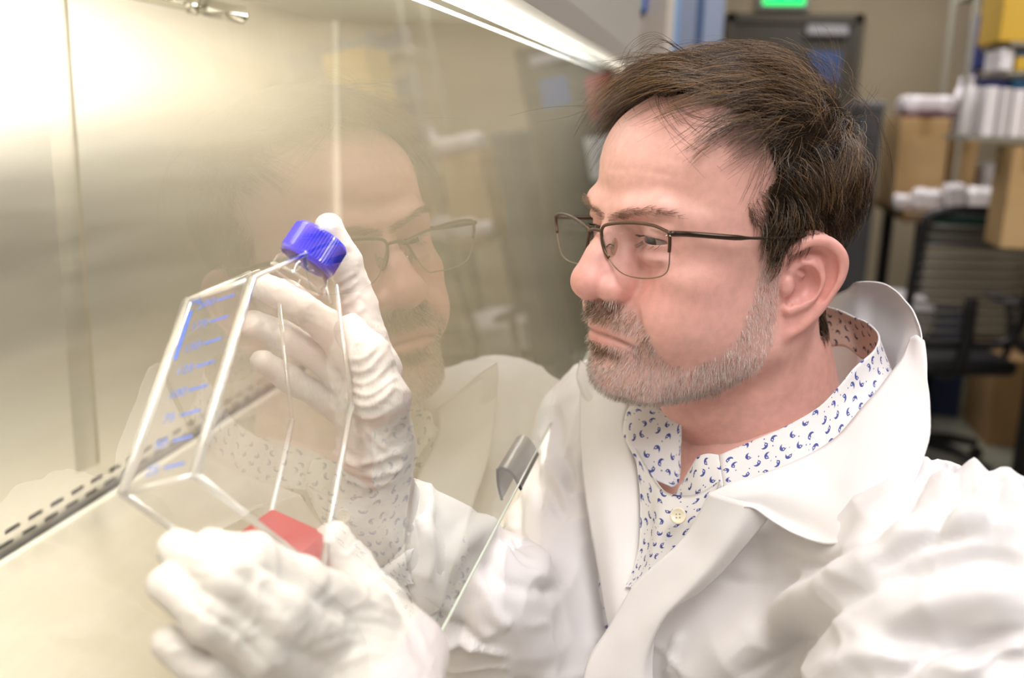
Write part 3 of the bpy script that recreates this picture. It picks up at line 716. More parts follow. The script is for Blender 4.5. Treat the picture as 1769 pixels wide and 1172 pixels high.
def head_sdf(P):
    q = w2h(P).astype(np.float32); s = q[..., 0].copy(); q[..., 0] = np.abs(q[..., 0])
    x, y, z = q[..., 0], q[..., 1], q[..., 2]
    d = ell(q, (0, -.3, 5.0), (7.35, 9.3, 8.1))
    d = smin(d, ell(q, (0, 2.1, 5.6), (6.3, 7.45, 5.7)), 1.4)
    d = smin(d, ell(q, (3.2, 4.6, 6.6), (3.2, 3.2, 3.6)), 1.5)
    d = smin(d, ell(q, (4.6, 2.5, 2.0), (2.55, 5.0, 4.5)), 1.5)            # temples
    d = smin(d, ell(q, (0, 2.2, -2.5), (6.0, 6.5, 7.0)), 1.5)
    d = smin(d, ell(q, (4.7, .4, -3.2), (2.0, 3.6, 4.0)), 1.3)            # masseter
    d = smin(d, cap(q, (5.2, -.2, -5.6), (2.2, 6.4, -8.3), 1.5, 1.7), 1.6)
    d = smin(d, ell(q, (0, 7.6, -8.2), (2.7, 2.2, 1.9)), 1.4)
    d = smin(d, ell(q, (0, 3.4, -7.2), (4.6, 5.2, 2.6)), 1.4)
    d = smin(d, ell(q, (0, 6.6, -5.4), (3.4, 3.5, 3.1)), 1.2)
    d = smin(d, ell(q, (4.4, 5.6, -.9), (2.2, 2.6, 1.7)), 1.3)            # zygoma
    d = smin(d, ell(q, (3.4, 6.2, -3.3), (2.3, 2.5, 2.4)), 1.0)            # cheek
    d = smin(d, ell(q, (2.9, 6.9, -4.2), (2.2, 1.9, 2.3)), 1.0)
    d = smin(d, ell(q, (4.15, 4.5, -3.3), (2.3, 3.4, 3.5)), 1.3)
    # brow
    br = [(0, 9.0, 3.2), (1.8, 9.1, 3.35), (3.7, 8.35, 3.75), (5.3, 6.4, 3.1)]
    d = smin(d, chain(q, br, [.9, 1.0, .9, .8]), .9)
    # sockets
    d = smax(d, -ell(q, (3.1, 10.3, 1.75), (1.9, 2.3, 1.15)), 1.0)
    d = smax(d, -ell(q, (1.75, 10.4, 1.9), (.55, 1.4, 1.0)), .7)
    # nose
    d = smin(d, chain(q, [(0, 9.15, 2.7), (0, 9.75, 1.5), (0, 10.45, .2), (0, 11.0, -1.2)], [.75, .75, .95, 1.1]), .7)
    d = smin(d, cap(q, (.45, 8.7, 1.9), (1.0, 9.1, -1.3), .8, 1.15), .8)
    d = smin(d, ell(q, (.0, 9.5, -1.2), (1.6, 1.7, 1.6)), .5)
    d = smin(d, ell(q, (0, 11.05, -1.7), (1.4, 1.2, 1.15)), .5)
    d = smin(d, ell(q, (1.45, 9.75, -2.0), (.85, 1.25, 1.0)), .4)
    d = smin(d, cap(q, (0, 11.2, -2.45), (0, 9.7, -3.0), .4, .42), .3)
    d = smax(d, -ell(q, (.76, 10.2, -3.2), (.38, .85, .5)), .2)
    d = groove(q, d, [(2.2, 9.9, -1.1), (2.45, 9.3, -2.0), (2.2, 9.4, -2.9)], .24, .26)
    d = groove(q, d, [(2.5, 9.6, -2.3), (3.2, 8.9, -3.8), (3.7, 8.3, -5.2), (3.9, 7.8, -6.6)], .20, .38)
    # mouth
    d = smin(d, ell(q, (0, 8.9, -4.1), (2.4, 1.3, 1.4)), .7)
    up = [(0, 9.6, -4.85), (1.0, 9.55, -4.82), (2.2, 9.05, -5.2), (2.9, 8.5, -5.6)]
    lw = [(0, 9.5, -5.75), (1.0, 9.4, -5.75), (2.5, 8.8, -5.85)]
    d = smin(d, chain(q, up, [.32, .34, .26, .18]), .35)
    d = smin(d, chain(q, lw, [.44, .42, .22]), .4)
    d = groove(q, d, [(0, 10.2, -5.28), (1.0, 10.05, -5.28), (2.0, 9.5, -5.48), (2.9, 8.9, -5.78), (3.25, 8.5, -6.1)], .40, .12, 4)
    d = groove(q, d, [(0, 10.6, -3.4), (0, 10.4, -4.4)], .12, .3)
    d = groove(q, d, [(0, 10.0, -6.8), (.9, 9.8, -6.8), (1.8, 9.2, -6.95)], .38, .45)
    d = groove(q, d, [(3.0, 8.6, -6.0), (3.2, 8.2, -7.0)], .12, .3)
    # eyelids
    e = np.asarray(EYE, np.float32)
    r = q-e; rr = np.sqrt((r*r).sum(-1))
    lid = rr-1.40
    lid = smin(lid, ell(q, e+np.array([.1, .5, .8], np.float32), (1.7, .95, .5)), .4)
    d = smin(d, lid, .45)
    d = smin(d, ell(q, e+np.array([.1, .6, -1.35], np.float32), (1.4, .8, .45)), .5)       # bag
    d = smax(d, -ell(q, e+np.array([.02, 1.15, -.12], np.float32), (1.36, 1.25, .24)), .1)
    d = groove(q, d, [e+np.array(a, np.float32) for a in ((-1.2, 1.2, .35), (-.3, 1.6, .62), (.6, 1.4, .6), (1.6, .6, .15))], .13, .13)
    d = groove(q, d, [e+np.array(a, np.float32) for a in ((-1.2, 1.4, -.8), (-.3, 1.5, -1.5), (1.0, 1.1, -1.55), (1.9, .3, -1.0))], .10, .18)
    d = groove(q, d, [e+np.array(a, np.float32) for a in ((-1.3, 1.5, -.5), (-.9, 1.6, -1.6), (.1, 1.3, -2.5))], .12, .25)
    for a, b in (((5.0, 7.0, 1.7), (6.2, 5.4, 1.9)), ((4.95, 7.0, 1.3), (6.1, 5.4, .7)), ((4.8, 7.2, 1.0), (5.8, 5.8, -.2))):
        d = groove(q, d, [a, b], .07, .14)
    d = groove(q, d, [(.5, 10.3, 2.6), (.75, 10.2, 4.3)], .14, .2)
    for zz, dp in ((6.0, .05), (7.1, .05), (8.1, .04)):
        d = groove(q, d, [(0, 9.9, zz), (2.5, 9.3, zz+.25), (4.5, 7.8, zz-.1)], dp, .22)
    # neck
    nk = [(0, -2.2, -3.0), (0, -4.2, -9.0), (0, -7.0, -16.5)]
    d2 = chain(q, nk, [5.8, 6.1, 7.2], 1.0)
    d2 = smin(d2, ell(q, (0, .7, -10.0), (3.1, 3.0, 3.6)), 1.5)
    d2 = smin(d2, cap(q, (6.0, -3.0, -3.2), (2.0, -1.0, -17.0), 1.25, 1.2), 1.0)
    d = smin(d, d2, 1.3)
    near = (x > 4.5) & (y < 4) & (y > -6) & (z > -6) & (z < 5)
    if near.any():
        de = ear_sdf(q[near]); d[near] = smin(d[near], de, .3)
    return d*.01
SKIN = mat('skin', (.8, .5, .42), .48, 0, Subsurface_Weight=.12, Subsurface_Scale=.006)
P(SKIN).inputs['Subsurface Radius'].default_value = (1, .35, .2)
def skin_nodes():
    m = SKIN
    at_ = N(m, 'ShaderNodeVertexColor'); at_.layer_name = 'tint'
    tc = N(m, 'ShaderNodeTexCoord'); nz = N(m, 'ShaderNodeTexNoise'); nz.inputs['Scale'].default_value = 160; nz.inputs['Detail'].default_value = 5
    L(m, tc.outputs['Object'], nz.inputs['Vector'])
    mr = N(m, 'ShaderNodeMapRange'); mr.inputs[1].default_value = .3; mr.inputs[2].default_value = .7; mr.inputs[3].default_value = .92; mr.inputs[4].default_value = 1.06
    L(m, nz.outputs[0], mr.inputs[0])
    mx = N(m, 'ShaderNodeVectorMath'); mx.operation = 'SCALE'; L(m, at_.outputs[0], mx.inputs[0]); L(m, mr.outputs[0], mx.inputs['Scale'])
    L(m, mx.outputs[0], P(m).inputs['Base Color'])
    bump(m, 1300, .25, .0004, 2)
skin_nodes()
def gauss(q, c, r): return np.exp(-(((q-np.asarray(c))/np.asarray(r))**2).sum(-1))
def in_poly(Pp, poly):
    poly = np.asarray(poly, float); x, y = Pp[:, 0], Pp[:, 1]; c = np.zeros(len(Pp), bool); n = len(poly)
    for i in range(n):
        (x0, y0), (x1, y1) = poly[i], poly[(i+1) % n]
        m = (y0 > y) != (y1 > y); c ^= m & (x < (x1-x0)*(y-y0)/(y1-y0+1e-12)+x0)
    return c
def near_side(V):
    q = (V-HO) @ HM*100; q[:, 0] = -np.abs(q[:, 0]); return q, proj(h2w(q))
BEARDP = [(1316, 440), (1352, 452), (1346, 520), (1338, 590), (1312, 640), (1240, 682), (1150, 702), (1035, 700), (990, 650), (1000, 600), (1004, 560), (996, 535), (1010, 517), (1045, 517), (1082, 520), (1104, 545), (1122, 575), (1135, 605), (1155, 628), (1195, 634), (1245, 612), (1280, 572), (1298, 520)]
def soft_mask(m, Q, it):
    s = m.astype(float); c = np.zeros(len(m))
    for j in range(4): np.add.at(c, Q[:, j], 1)
    for _ in range(it):
        s2 = np.zeros(len(m)); a = s[Q].mean(1)
        for j in range(4): np.add.at(s2, Q[:, j], a)
        s = s2/np.maximum(c, 1)
    return s
def build_head():
    V, Q = surface_nets(head_sdf, HO+(-.14, -.15, -.19), HO+(.15, .15, .15), .0012)
    V = smooth_mesh(V, Q, 1, .4)
    q = (V-HO) @ HM*100; qa = q.copy(); qa[:, 0] = np.abs(qa[:, 0])
    base = np.array([.78, .43, .365]); C = np.tile(base, (len(V), 1))
    def tint(w, col): 
        nonlocal C
        w = np.clip(w, 0, 1)[:, None]; C = C*(1-w)+np.asarray(col)*w
    n = vnoise(qa, .7)*.5+vnoise(qa, 1.9)*.3
    tint(.30*gauss(qa, (4, 7, -2), (2.6, 3.5, 2.4))*(1+n), (.76, .29, .27))
    tint(.50*gauss(qa, (0, 11, -1.6), (2.3, 2.4, 1.6)), (.78, .30, .27))
    tint(.25*gauss(qa, (2, 8, 7), (4, 4, 3)), (.82, .46, .38))
    tint(.6*np.clip(.5-ear_sdf(qa.astype(np.float32))*3, 0, 1), (.80, .30, .28))
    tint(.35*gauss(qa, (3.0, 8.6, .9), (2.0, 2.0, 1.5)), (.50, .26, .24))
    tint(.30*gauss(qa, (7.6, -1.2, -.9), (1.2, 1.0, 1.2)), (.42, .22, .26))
    _, pq = near_side(V); bm_ = in_poly(pq, BEARDP) & (q[:, 2] > -11.5) & (q[:, 1] > -.9); bw = soft_mask(bm_, Q, 5)
    tint(.30*bw, (.55, .38, .35)); tint(.5*bw*np.clip(np.exp(-(((pq-[1045, 540])/[50, 24])**2).sum(1))+np.exp(-(((pq-[1030, 608])/[30, 14])**2).sum(1)), 0, 1), (.22, .12, .07))
    lip = np.maximum(gauss(qa, (0, 10.2, -4.98), (2.2, 1.0, .36)), gauss(qa, (0, 10.1, -5.8), (2.4, 1.1, .42)))
    tint(.9*lip, (.72, .32, .29))
    tint(.75*np.exp(-(np.minimum.reduce([cap(qa.astype(np.float32), a, b, 0.) for a, b in (((0, 10.0, -5.28), (1, 9.85, -5.28)), ((1, 9.85, -5.28), (2, 9.3, -5.48)), ((2, 9.3, -5.48), (2.9, 8.75, -5.78)))])/.20)**2), (.28, .09, .08))  # shade of the closed mouth painted as a dark line
    C = C*(1+.05*n[:, None])
    return V, Q, C
# ================================================================== THE MAN: body, shirt, gown
SL = np.array([.170, .545, -.275]); SR = np.array([-.056, .885, -.305]); NB = np.array([.055, .775, -.235])
EL_ = np.array([.085, .35, -.47]); WL = np.array([-.125, .375, -.365])
ER = np.array([-.095, .70, -.425]); WR = np.array([-.198, .575, -.262])
SA = (SR-SL)*np.array([1, 1, 0]); SA /= np.linalg.norm(SA); FA = np.array([SA[1]*-1, SA[0], 0]); FA = FA if FA[0] < 0 else -FA
TC = np.array([.050, .745, -.44]); TM = np.stack([SA, FA, [0, 0, 1]]).astype(np.float32)
def torso(P, g=0.0, arms=True, k=.05):
    q = (P-TC.astype(np.float32)) @ TM.T
    d = ell(q, (0, 0, -.02), (.185+g, .125+g, .225+g))
    d = smin(d, ell(q, (0, .0, -.28), (.175+g, .13+g, .26+g)), .06)
    a = NB+np.array([.0, 0, -.02])
    d = smin(d, cap(P, a-np.array([0, 0, .012]), SL, .040+g, .050+g), k); d = smin(d, cap(P, a-np.array([0, 0, .012]), SR, .040+g, .054+g), k)
    if arms:
        d = smin(d, chain(P, [SL, EL_, WL], [.056+g, .044+g*1.3, .026+g]), .035)
        d = smin(d, chain(P, [SR, ER, WR], [.056+g, .042+g*1.2, .026+g]), .035)
    return d
def trace(px, py, f, y0=.2, y1=1.2):
    px = np.asarray(px, float); py = np.asarray(py, float)
    r = np.stack([px-W/2, py-H/2, np.full_like(px, FPX)], -1) @ RW.T; r /= np.linalg.norm(r, axis=-1)[..., None]
    t = np.full(px.shape, y0)
    for _ in range(90):
        d = f((r*t[..., None]).astype(np.float32)); t = np.minimum(t+np.clip(d*.8, -.02, .05), y1*1.2)
    return r*t[..., None]
def polyd(Pp, pts):
    """distance (px) of projected points to a pixel polyline and the arc parameter 0..1"""
    pts = np.asarray(pts, float); best = np.full(len(Pp), 1e9); tt = np.zeros(len(Pp)); side = np.zeros(len(Pp)); n = len(pts)-1
    for i in range(n):
        a, b = pts[i], pts[i+1]; ab = b-a; u = np.clip(((Pp-a) @ ab)/(ab @ ab), 0, 1); q = Pp-a-u[:, None]*ab
        d = np.hypot(q[:, 0], q[:, 1]); m = d < best
        best = np.where(m, d, best); tt = np.where(m, (i+u)/n, tt); side = np.where(m, np.sign(ab[0]*q[:, 1]-ab[1]*q[:, 0]), side)
    return best, tt, side
def folds(V, Nn, lst):
    """cloth creases: ridges (+) and valleys (-) along drawn lines, mm amplitude, pixel width, optional one-sided edge"""
    Pp = proj(V); out = np.zeros(len(V)); C = cam_fwd(V, Nn)
    for it in lst:
        pts, amp, w = it[:3]; hard = it[3] if len(it) > 3 else 0
        pts = catmull(pts, 6) if len(pts) > 2 else pts
        d, t, s = polyd(Pp, pts); end = np.clip(np.minimum(t, 1-t)*6, 0, 1)
        wv = np.where(s > 0, w, w*hard) if hard else w
        out += amp*.001*np.exp(-(d/wv)**2)*(.15+.85*end)
    return out*C
def cam_fwd(V, Nn):
    v = -V/np.linalg.norm(V, axis=1)[:, None]; return (np.einsum('ij,ij->i', v, Nn) > 0.02)*1.0

man = empty('person', (.05, .76, -1.38), 'man in glasses and a white gown looking closely at a flask held inside the cabinet', 'person')
# ---- skin
def build_man_body():
    V1, Q1, C1 = build_head()
    f = lambda P: smin(torso(P, -.004), cap(P, h2w((0, -4.2, -9)), h2w((0, -7, -16.5)), .055, .06), .03)
    lo = np.array([-.24, .28, -.86]); hi = np.array([.33, 1.04, -.15])
    V2, Q2 = surface_nets(f, lo, hi, .006)
    C2 = np.tile([.78, .43, .365], (len(V2), 1))
    V, Qs = join_vf([(V1, [Q1]), (V2, [Q2])])
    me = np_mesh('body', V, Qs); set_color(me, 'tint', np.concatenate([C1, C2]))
    return link('body', me, SKIN, man), V1, Q1
BODY, HV, HQ = build_man_body()

# ---- fabrics
def paisley(name, base, ink):
    m = mat(name, base, .75); nt = m.node_tree
    uv = N(m, 'ShaderNodeUVMap'); uv.uv_map = 'cloth'
    def vm(op, a, b=None, out=0):
        n = N(m, 'ShaderNodeVectorMath'); n.operation = op
        for i, v in enumerate((a, b)):
            if v is None: continue
            if isinstance(v, (tuple, float, int)):
                if op == 'SCALE' and i == 1: n.inputs['Scale'].default_value = v
                else: n.inputs[i].default_value = v if isinstance(v, tuple) else (v, v, v)
            else: L(m, v, n.inputs[i] if not (op == 'SCALE' and i == 1) else n.inputs['Scale'])
        return n.outputs[out]
    def mm(op, a, b=0.0, c=None):
        n = N(m, 'ShaderNodeMath'); n.operation = op
        for i, v in enumerate((a, b) + ((c,) if c is not None else ())):
            if isinstance(v, (float, int)): n.inputs[i].default_value = v
            else: L(m, v, n.inputs[i])
        return n.outputs[0]
    vo = N(m, 'ShaderNodeTexVoronoi'); vo.voronoi_dimensions = '2D'; vo.inputs['Scale'].default_value = 1.0; vo.inputs['Randomness'].default_value = .42
    L(m, uv.outputs[0], vo.inputs['Vector'])
    l = vm('SUBTRACT', uv.outputs[0], vo.outputs['Position'])
    sp = N(m, 'ShaderNodeSeparateColor'); L(m, vo.outputs['Color'], sp.inputs[0])
    ang = mm('MULTIPLY', sp.outputs[0], 6.283)
    rt = N(m, 'ShaderNodeVectorRotate'); rt.rotation_type = 'Z_AXIS'; L(m, l, rt.inputs['Vector']); L(m, ang, rt.inputs['Angle'])
    def dist(cx, cy, node=rt.outputs[0]): return vm('LENGTH', vm('SUBTRACT', node, (cx, cy, 0.0)), None, 1)
    big = mm('LESS_THAN', dist(0, 0), .25); cut = mm('GREATER_THAN', dist(.14, .07), .21)
    head = mm('LESS_THAN', dist(-.02, -.14), .13)
    hole = mm('LESS_THAN', dist(-.0, -.14), .05)
    sh = mm('SUBTRACT', mm('MAXIMUM', mm('MULTIPLY', big, cut), head), hole)
    dot = mm('LESS_THAN', dist(.42, -.30), .05)
    sh = mm('MAXIMUM', sh, dot)
    mx = N(m, 'ShaderNodeMix'); mx.data_type = 'RGBA'; mx.inputs[6].default_value = (*base, 1); mx.inputs[7].default_value = (*ink, 1)
    L(m, sh, mx.inputs[0]); L(m, mx.outputs[2], P(m).inputs['Base Color'])
    bump(m, 900, .12, .0003)
    return m
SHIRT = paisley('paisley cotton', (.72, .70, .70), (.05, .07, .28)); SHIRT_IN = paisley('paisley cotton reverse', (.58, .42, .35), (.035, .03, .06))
GOWN = mat('white nonwoven gown', (.70, .68, .685), .62, 0, Sheen_Weight=.15)
bump(GOWN, 1500, .18, .0003, 2); bump(GOWN, 95, .10, .0012, 4)
COLLAR = mat('gown collar', (.73, .71, .71), .6); bump(COLLAR, 60, .12, .001, 4); bump(COLLAR, 1500, .1, .0002, 2)
def add_uv(me, UV):
    l = me.uv_layers.new(name='cloth'); vi = np.empty(len(me.loops), np.int32); me.loops.foreach_get('vertex_index', vi)
    l.data.foreach_set('uv', np.asarray(UV, np.float32)[vi].ravel())

# ---- shirt body (seen in the open neck of the gown)
def sdf_shirt(P):
    d = torso(P, .006, False)
    q = (P-TC.astype(np.float32)) @ TM.T
    # open throat
    nk = cap(P, h2w((0, -4.2, -9)), h2w((0, -7, -16.5)), .068, .068)
    d = smax(d, -nk, .01)
    s = q[..., 0]-.012; z = q[..., 2]
    v = np.maximum(np.abs(s)-np.maximum(z-.125, 0)*.55, .10-q[..., 1]-.1)
    return smax(d, -v, .004)
def build_shirt():
    lo = np.array([-.20, .50, -.62]); hi = np.array([.25, 1.0, -.14])
    V, Q = surface_nets(sdf_shirt, lo, hi, .003)
    q = (V-TC) @ TM.T.astype(float)
    Nn = vnormals(V, Q)
    V = V+Nn*(.0012*vnoise(V, 45)+.0006*vnoise(V, 90))[:, None]
    # placket step
    st = 1/(1+np.exp(-(q[:, 0]+.004)/.0008)); V = V+Nn*(.0016*(1-st)*(q[:, 1] > 0))[:, None]
    me = np_mesh('shirt', V, Q); add_uv(me, np.stack([q[:, 0]*100, q[:, 2]*100], 1))
    return link('shirt', me, SHIRT, man)
SHIRT_O = build_shirt()

# ---- gown body with sleeves
HOLE_R = [(1210, 845), (1085, 700)]
def f_vcut(P, q, d):
    a = h2w((0, -4.6, -8)); b = h2w((0, -6.5, -17)); nk = cap(P, a, b, .082, .080)
    d = smax(d, -nk, .008)
    s = q[..., 0]-.010; z = q[..., 2]
    wl = np.clip((z+.06)*.42, 0, .2)
    return smax(d, -np.maximum(np.abs(s)-wl, .05-q[..., 1]), .006)
def f_gown(P, cut=False):
    g = .020
    q = (P-TC.astype(np.float32)) @ TM.T
    d = ell(q, (0, -.005, -.02), (.195+g*.5, .133+g*.5, .235))
    d = smin(d, ell(q, (0, .0, -.30), (.205, .155, .28)), .06)
    a = NB+np.array([.005, 0, -.035])
    d = smin(d, cap(P, a, SL, .052, .074), .05); d = smin(d, cap(P, a, SR, .062, .080), .05)
    if cut: d = f_vcut(P, q, d)
    d = smin(d, chain(P, [SL, EL_, WL], [.076, .074, .040]), .045)
    d = smin(d, chain(P, [SR, SR*.45+ER*.55+np.array([0, .0, 0]), ER, WR*.45+ER*.55, WR], [.078, .066, .058, .050, .036], .02), .03)
    return d
def f_gown_cut(P):
    d = f_gown(P, True)
    # open cuffs
    cut = ((P-WR.astype(np.float32)) @ ((WR-ER)/np.linalg.norm(WR-ER)).astype(np.float32))+.012
    cutL = ((P-WL.astype(np.float32)) @ ((WL-EL_)/np.linalg.norm(WL-EL_)).astype(np.float32))+.012
    nr = np.sqrt(((P-WR.astype(np.float32))**2).sum(-1)) < .10; nl = np.sqrt(((P-WL.astype(np.float32))**2).sum(-1)) < .10
    d = np.where(nr, np.maximum(d, cut), d); d = np.where(nl, np.maximum(d, cutL), d)
    return d
GF = [  # (pixel polyline, amplitude mm, width px, asymmetry)
    ([(1180, 1172), (1330, 1090), (1450, 1020), (1590, 965)], 16, 62, .8),      # big chest ridge
    ([(1345, 1172), (1450, 1062), (1530, 1018), (1620, 985)], -11, 16, 1.6),
    ([(1480, 1150), (1600, 1060), (1769, 1020)], 8, 34),
    ([(1500, 1110), (1640, 1110), (1769, 1140)], -8, 26),
    ([(1400, 1172), (1560, 1140), (1700, 1172)], 6, 24),
    ([(1590, 800), (1660, 760), (1769, 800)], 7, 16),
    ([(1560, 870), (1620, 800), (1700, 790)], -7, 13),
    ([(1600, 850), (1700, 830), (1769, 870)], 6, 22),
    ([(1540, 960), (1640, 900), (1769, 920)], 8, 24),
    ([(1580, 930), (1680, 880), (1769, 895)], -6, 14),
    ([(1600, 1000), (1700, 965), (1769, 985)], -7, 20),
    ([(1690, 770), (1720, 850), (1710, 950)], -4, 10),
    ([(1500, 950), (1560, 880), (1590, 800)], -8, 14),
    ([(1290, 960), (1380, 990), (1470, 985)], -6, 34),
    ([(1180, 1090), (1160, 1172)], 5, 12),
    ([(1625, 790), (1655, 830), (1640, 900), (1600, 960)], -5, 8), ([(1650, 780), (1690, 830), (1685, 900)], 4, 9),
    ([(1620, 740), (1660, 780), (1720, 800)], -4, 7), ([(1600, 900), (1660, 870), (1740, 860)], -5, 8), ([(1520, 1000), (1600, 950), (1700, 930)], -5, 8),
    ([(1280, 1172), (1400, 1100), (1480, 1060)], -4, 9), ([(1560, 1172), (1640, 1120), (1769, 1090)], -6, 10), ([(1660, 1172), (1720, 1130), (1769, 1120)], 5, 10),
    ([(1240, 1000), (1330, 1010), (1420, 1000)], -3, 12), ([(1350, 960), (1420, 975), (1500, 960)], -3, 10),
    ([(720, 1040), (790, 1080), (850, 1120)], -5, 9), ([(745, 1100), (810, 1110), (880, 1135)], 5, 9), ([(700, 1080), (740, 1130), (760, 1172)], -4, 8),
    ([(1000, 740), (985, 820), (990, 900)], -4, 7), ([(940, 780), (930, 840), (945, 900)], -4, 8), ([(905, 860), (900, 920), (925, 970)], -4, 7), ([(955, 690), (940, 740), (950, 790)], 4, 8),
    # far sleeve
    ([(770, 1000), (800, 940), (860, 900), (900, 860)], 7, 22),
    ([(815, 985), (850, 1060), (880, 1075)], 5, 11),
    ([(830, 960), (870, 1010), (930, 1020)], -5, 13),
    ([(790, 1010), (800, 1070), (790, 1140)], -5, 12),
    ([(860, 900), (930, 1010), (980, 1015)], -5, 12),
    ([(870, 930), (900, 980), (950, 1015)], 5, 9),
    ([(950, 830), (965, 880), (985, 900)], -8, 14),
    ([(930, 760), (960, 830), (990, 870)], 6, 14),
    ([(960, 700), (965, 760), (985, 830)], -5, 9),
    ([(1000, 690), (990, 760), (1000, 830)], 4, 9),
    ([(700, 1010), (720, 960), (705, 905)], -5, 9),
    ([(735, 1010), (745, 950), (725, 890)], 5, 10),
    ([(760, 1000), (770, 940), (750, 880)], -5, 9),
]
def build_gown():
    lo = np.array([-.27, .22, -.80]); hi = np.array([.34, 1.06, -.14])
    V, Q = surface_nets(f_gown_cut, lo, hi, .0028)
    V = smooth_mesh(V, Q, 2)
    Nn = vnormals(V, Q)
    # draped unevenness, stretched along the sleeve / shoulder directions
    n1 = 1-np.abs(vnoise(V*np.array([1, 1, 1.2]), 17)); n2 = 1-np.abs(vnoise(V+5, 36))
    wv = V+.03*np.stack([vnoise(V+i, 9) for i in range(3)], 1); n3 = (1-np.abs(vnoise(wv*np.array([1, 1, 1.3])+9, 14)))**5; n4 = (1-np.abs(vnoise(wv+2, 30)))**5
    V = V+Nn*(folds(V, Nn, GF)+.007*(n1-.75)+.002*(n2-.75)+.0035*n3+.0025*n4)[:, None]
    me = np_mesh('gown', V, Q)
    return link('gown', me, GOWN, man, label='loose white gown over the shirt')
GOWN_O = build_gown()

# ---- sheets: collars, lapels, placket
def sheet(name, rows, m, nu=9, nv=9, thick=.0012, uvs=100.0, off=0.0, f=None, wob=.0, parent=None, back_mat=None, uvrot=0.0):
    """rows: list of rows of (px, py, Y or 'g'+offset). smooth tensor surface through them, given thickness"""
    Pts = []
    for r in rows:
        rr = []
        for c in r:
            if isinstance(c[2], tuple):        # offset towards the eye from surface f
                p = trace(np.array([float(c[0])]), np.array([float(c[1])]), f or f_gown)[0]; p = p-p/np.linalg.norm(p)*c[2][0]
            else: p = at(c[0], c[1], c[2])
            rr.append(p)
        Pts.append(catmull(rr, nu))
    Pts = np.array(Pts); G = np.stack([catmull(Pts[:, j], nv) for j in range(Pts.shape[1])], 1)
    a, b = G.shape[:2]; V = G.reshape(-1, 3)
    i = np.arange(a-1)[:, None]*b; j = np.arange(b-1)[None]
    Q = np.stack([i+j, i+j+1, i+b+j+1, i+b+j], -1).reshape(-1, 4)
    Nn = vnormals(V, Q)
    if (np.einsum('ij,ij->i', Nn, V)).mean() > 0: Q = Q[:, ::-1]; Nn = -Nn
    if wob: V = V+Nn*(wob*vnoise(V, 30)+wob*.5*vnoise(V+3, 70))[:, None]
    du = np.linalg.norm(np.diff(G, axis=1), axis=-1).cumsum(1); dv = np.linalg.norm(np.diff(G, axis=0), axis=-1).cumsum(0)
    U = np.concatenate([np.zeros((a, 1)), np.tile(du.mean(0), (a, 1))], 1); Vv = np.concatenate([np.zeros((1, b)), np.tile(dv.mean(1)[:, None], (1, b))], 0)
    UV = np.stack([U, Vv], -1).reshape(-1, 2)*uvs
    c, s = math.cos(uvrot), math.sin(uvrot); UV = UV @ np.array([[c, -s], [s, c]])+[3.3, 1.7]
    n = len(V); V2 = V-Nn*thick
    # rim
    bd = list(range(b))+[k*b+b-1 for k in range(1, a)]+[(a-1)*b+k for k in range(b-2, -1, -1)]+[k*b for k in range(a-2, 0, -1)]
    bd = np.array(bd); nb = np.roll(bd, -1)
    rim = np.stack([bd, bd+n, nb+n, nb], 1)
    VV = np.concatenate([V, V2]); me = np_mesh(name, VV, [Q, Q[:, ::-1]+n, rim]); add_uv(me, np.concatenate([UV, UV]))
    o = link(name, me, m, parent or man)
    if back_mat is not None:
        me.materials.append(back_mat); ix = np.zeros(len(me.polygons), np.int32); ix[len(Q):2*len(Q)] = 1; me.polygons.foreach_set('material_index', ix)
    return o
# gown collar: big floppy near flap (fold ridge -> outer edge)
sheet('gown_collar', [
    [(1573, 584, .690), (1556, 625, .668), (1522, 668, .652), (1487, 709, .640), (1451, 749, .630), (1400, 785, .622), (1354, 806, .617), (1307, 822, .613), (1265, 834, .611), (1224, 852, .610)],
    [(1585, 580, .680), (1582, 660, .645), (1552, 720, .622), (1516, 765, .606), (1478, 800, .597), (1428, 830, .598), (1378, 845, .596), (1325, 850, .598), (1280, 856, .602), (1240, 862, .606)],
    [(1594, 590, .672), (1604, 690, .628), (1588, 790, .588), (1556, 850, .566), (1512, 895, .556), (1456, 915, .560), (1405, 912, .576), (1350, 893, .590), (1304, 872, .597), (1254, 874, .602)],
    [(1590, 600, .672), (1608, 700, .626), (1592, 800, .584), (1560, 865, .560), (1508, 925, .548), (1450, 938, .551), (1399, 932, .568), (1340, 902, .586), (1297, 872, .594), (1264, 880, .598)],
], COLLAR, 8, 8, wob=.0016)
# standing back of the gown collar
sheet('gown_collar', [
    [(1430, 515, .83), (1462, 500, .81), (1480, 488, .795), (1525, 491, .775), (1562, 518, .745), (1584, 552, .715), (1592, 592, .680), (1573, 590, .690)],
    [(1430, 545, .83), (1462, 540, .81), (1480, 530, .80), (1515, 530, .79), (1545, 552, .765), (1560, 580, .735), (1562, 605, .70), (1565, 615, .684)],
    [(1430, 600, .83), (1462, 600, .81), (1480, 600, .79), (1510, 610, .78), (1535, 620, .755), (1548, 640, .725), (1545, 660, .70), (1540, 668, .68)],
    [(1430, 680, .82), (1462, 680, .80), (1480, 690, .78), (1505, 700, .765), (1525, 700, .74), (1530, 705, .715), (1528, 710, .69), (1520, 715, .67)],
], COLLAR, 6, 6, wob=.0012)
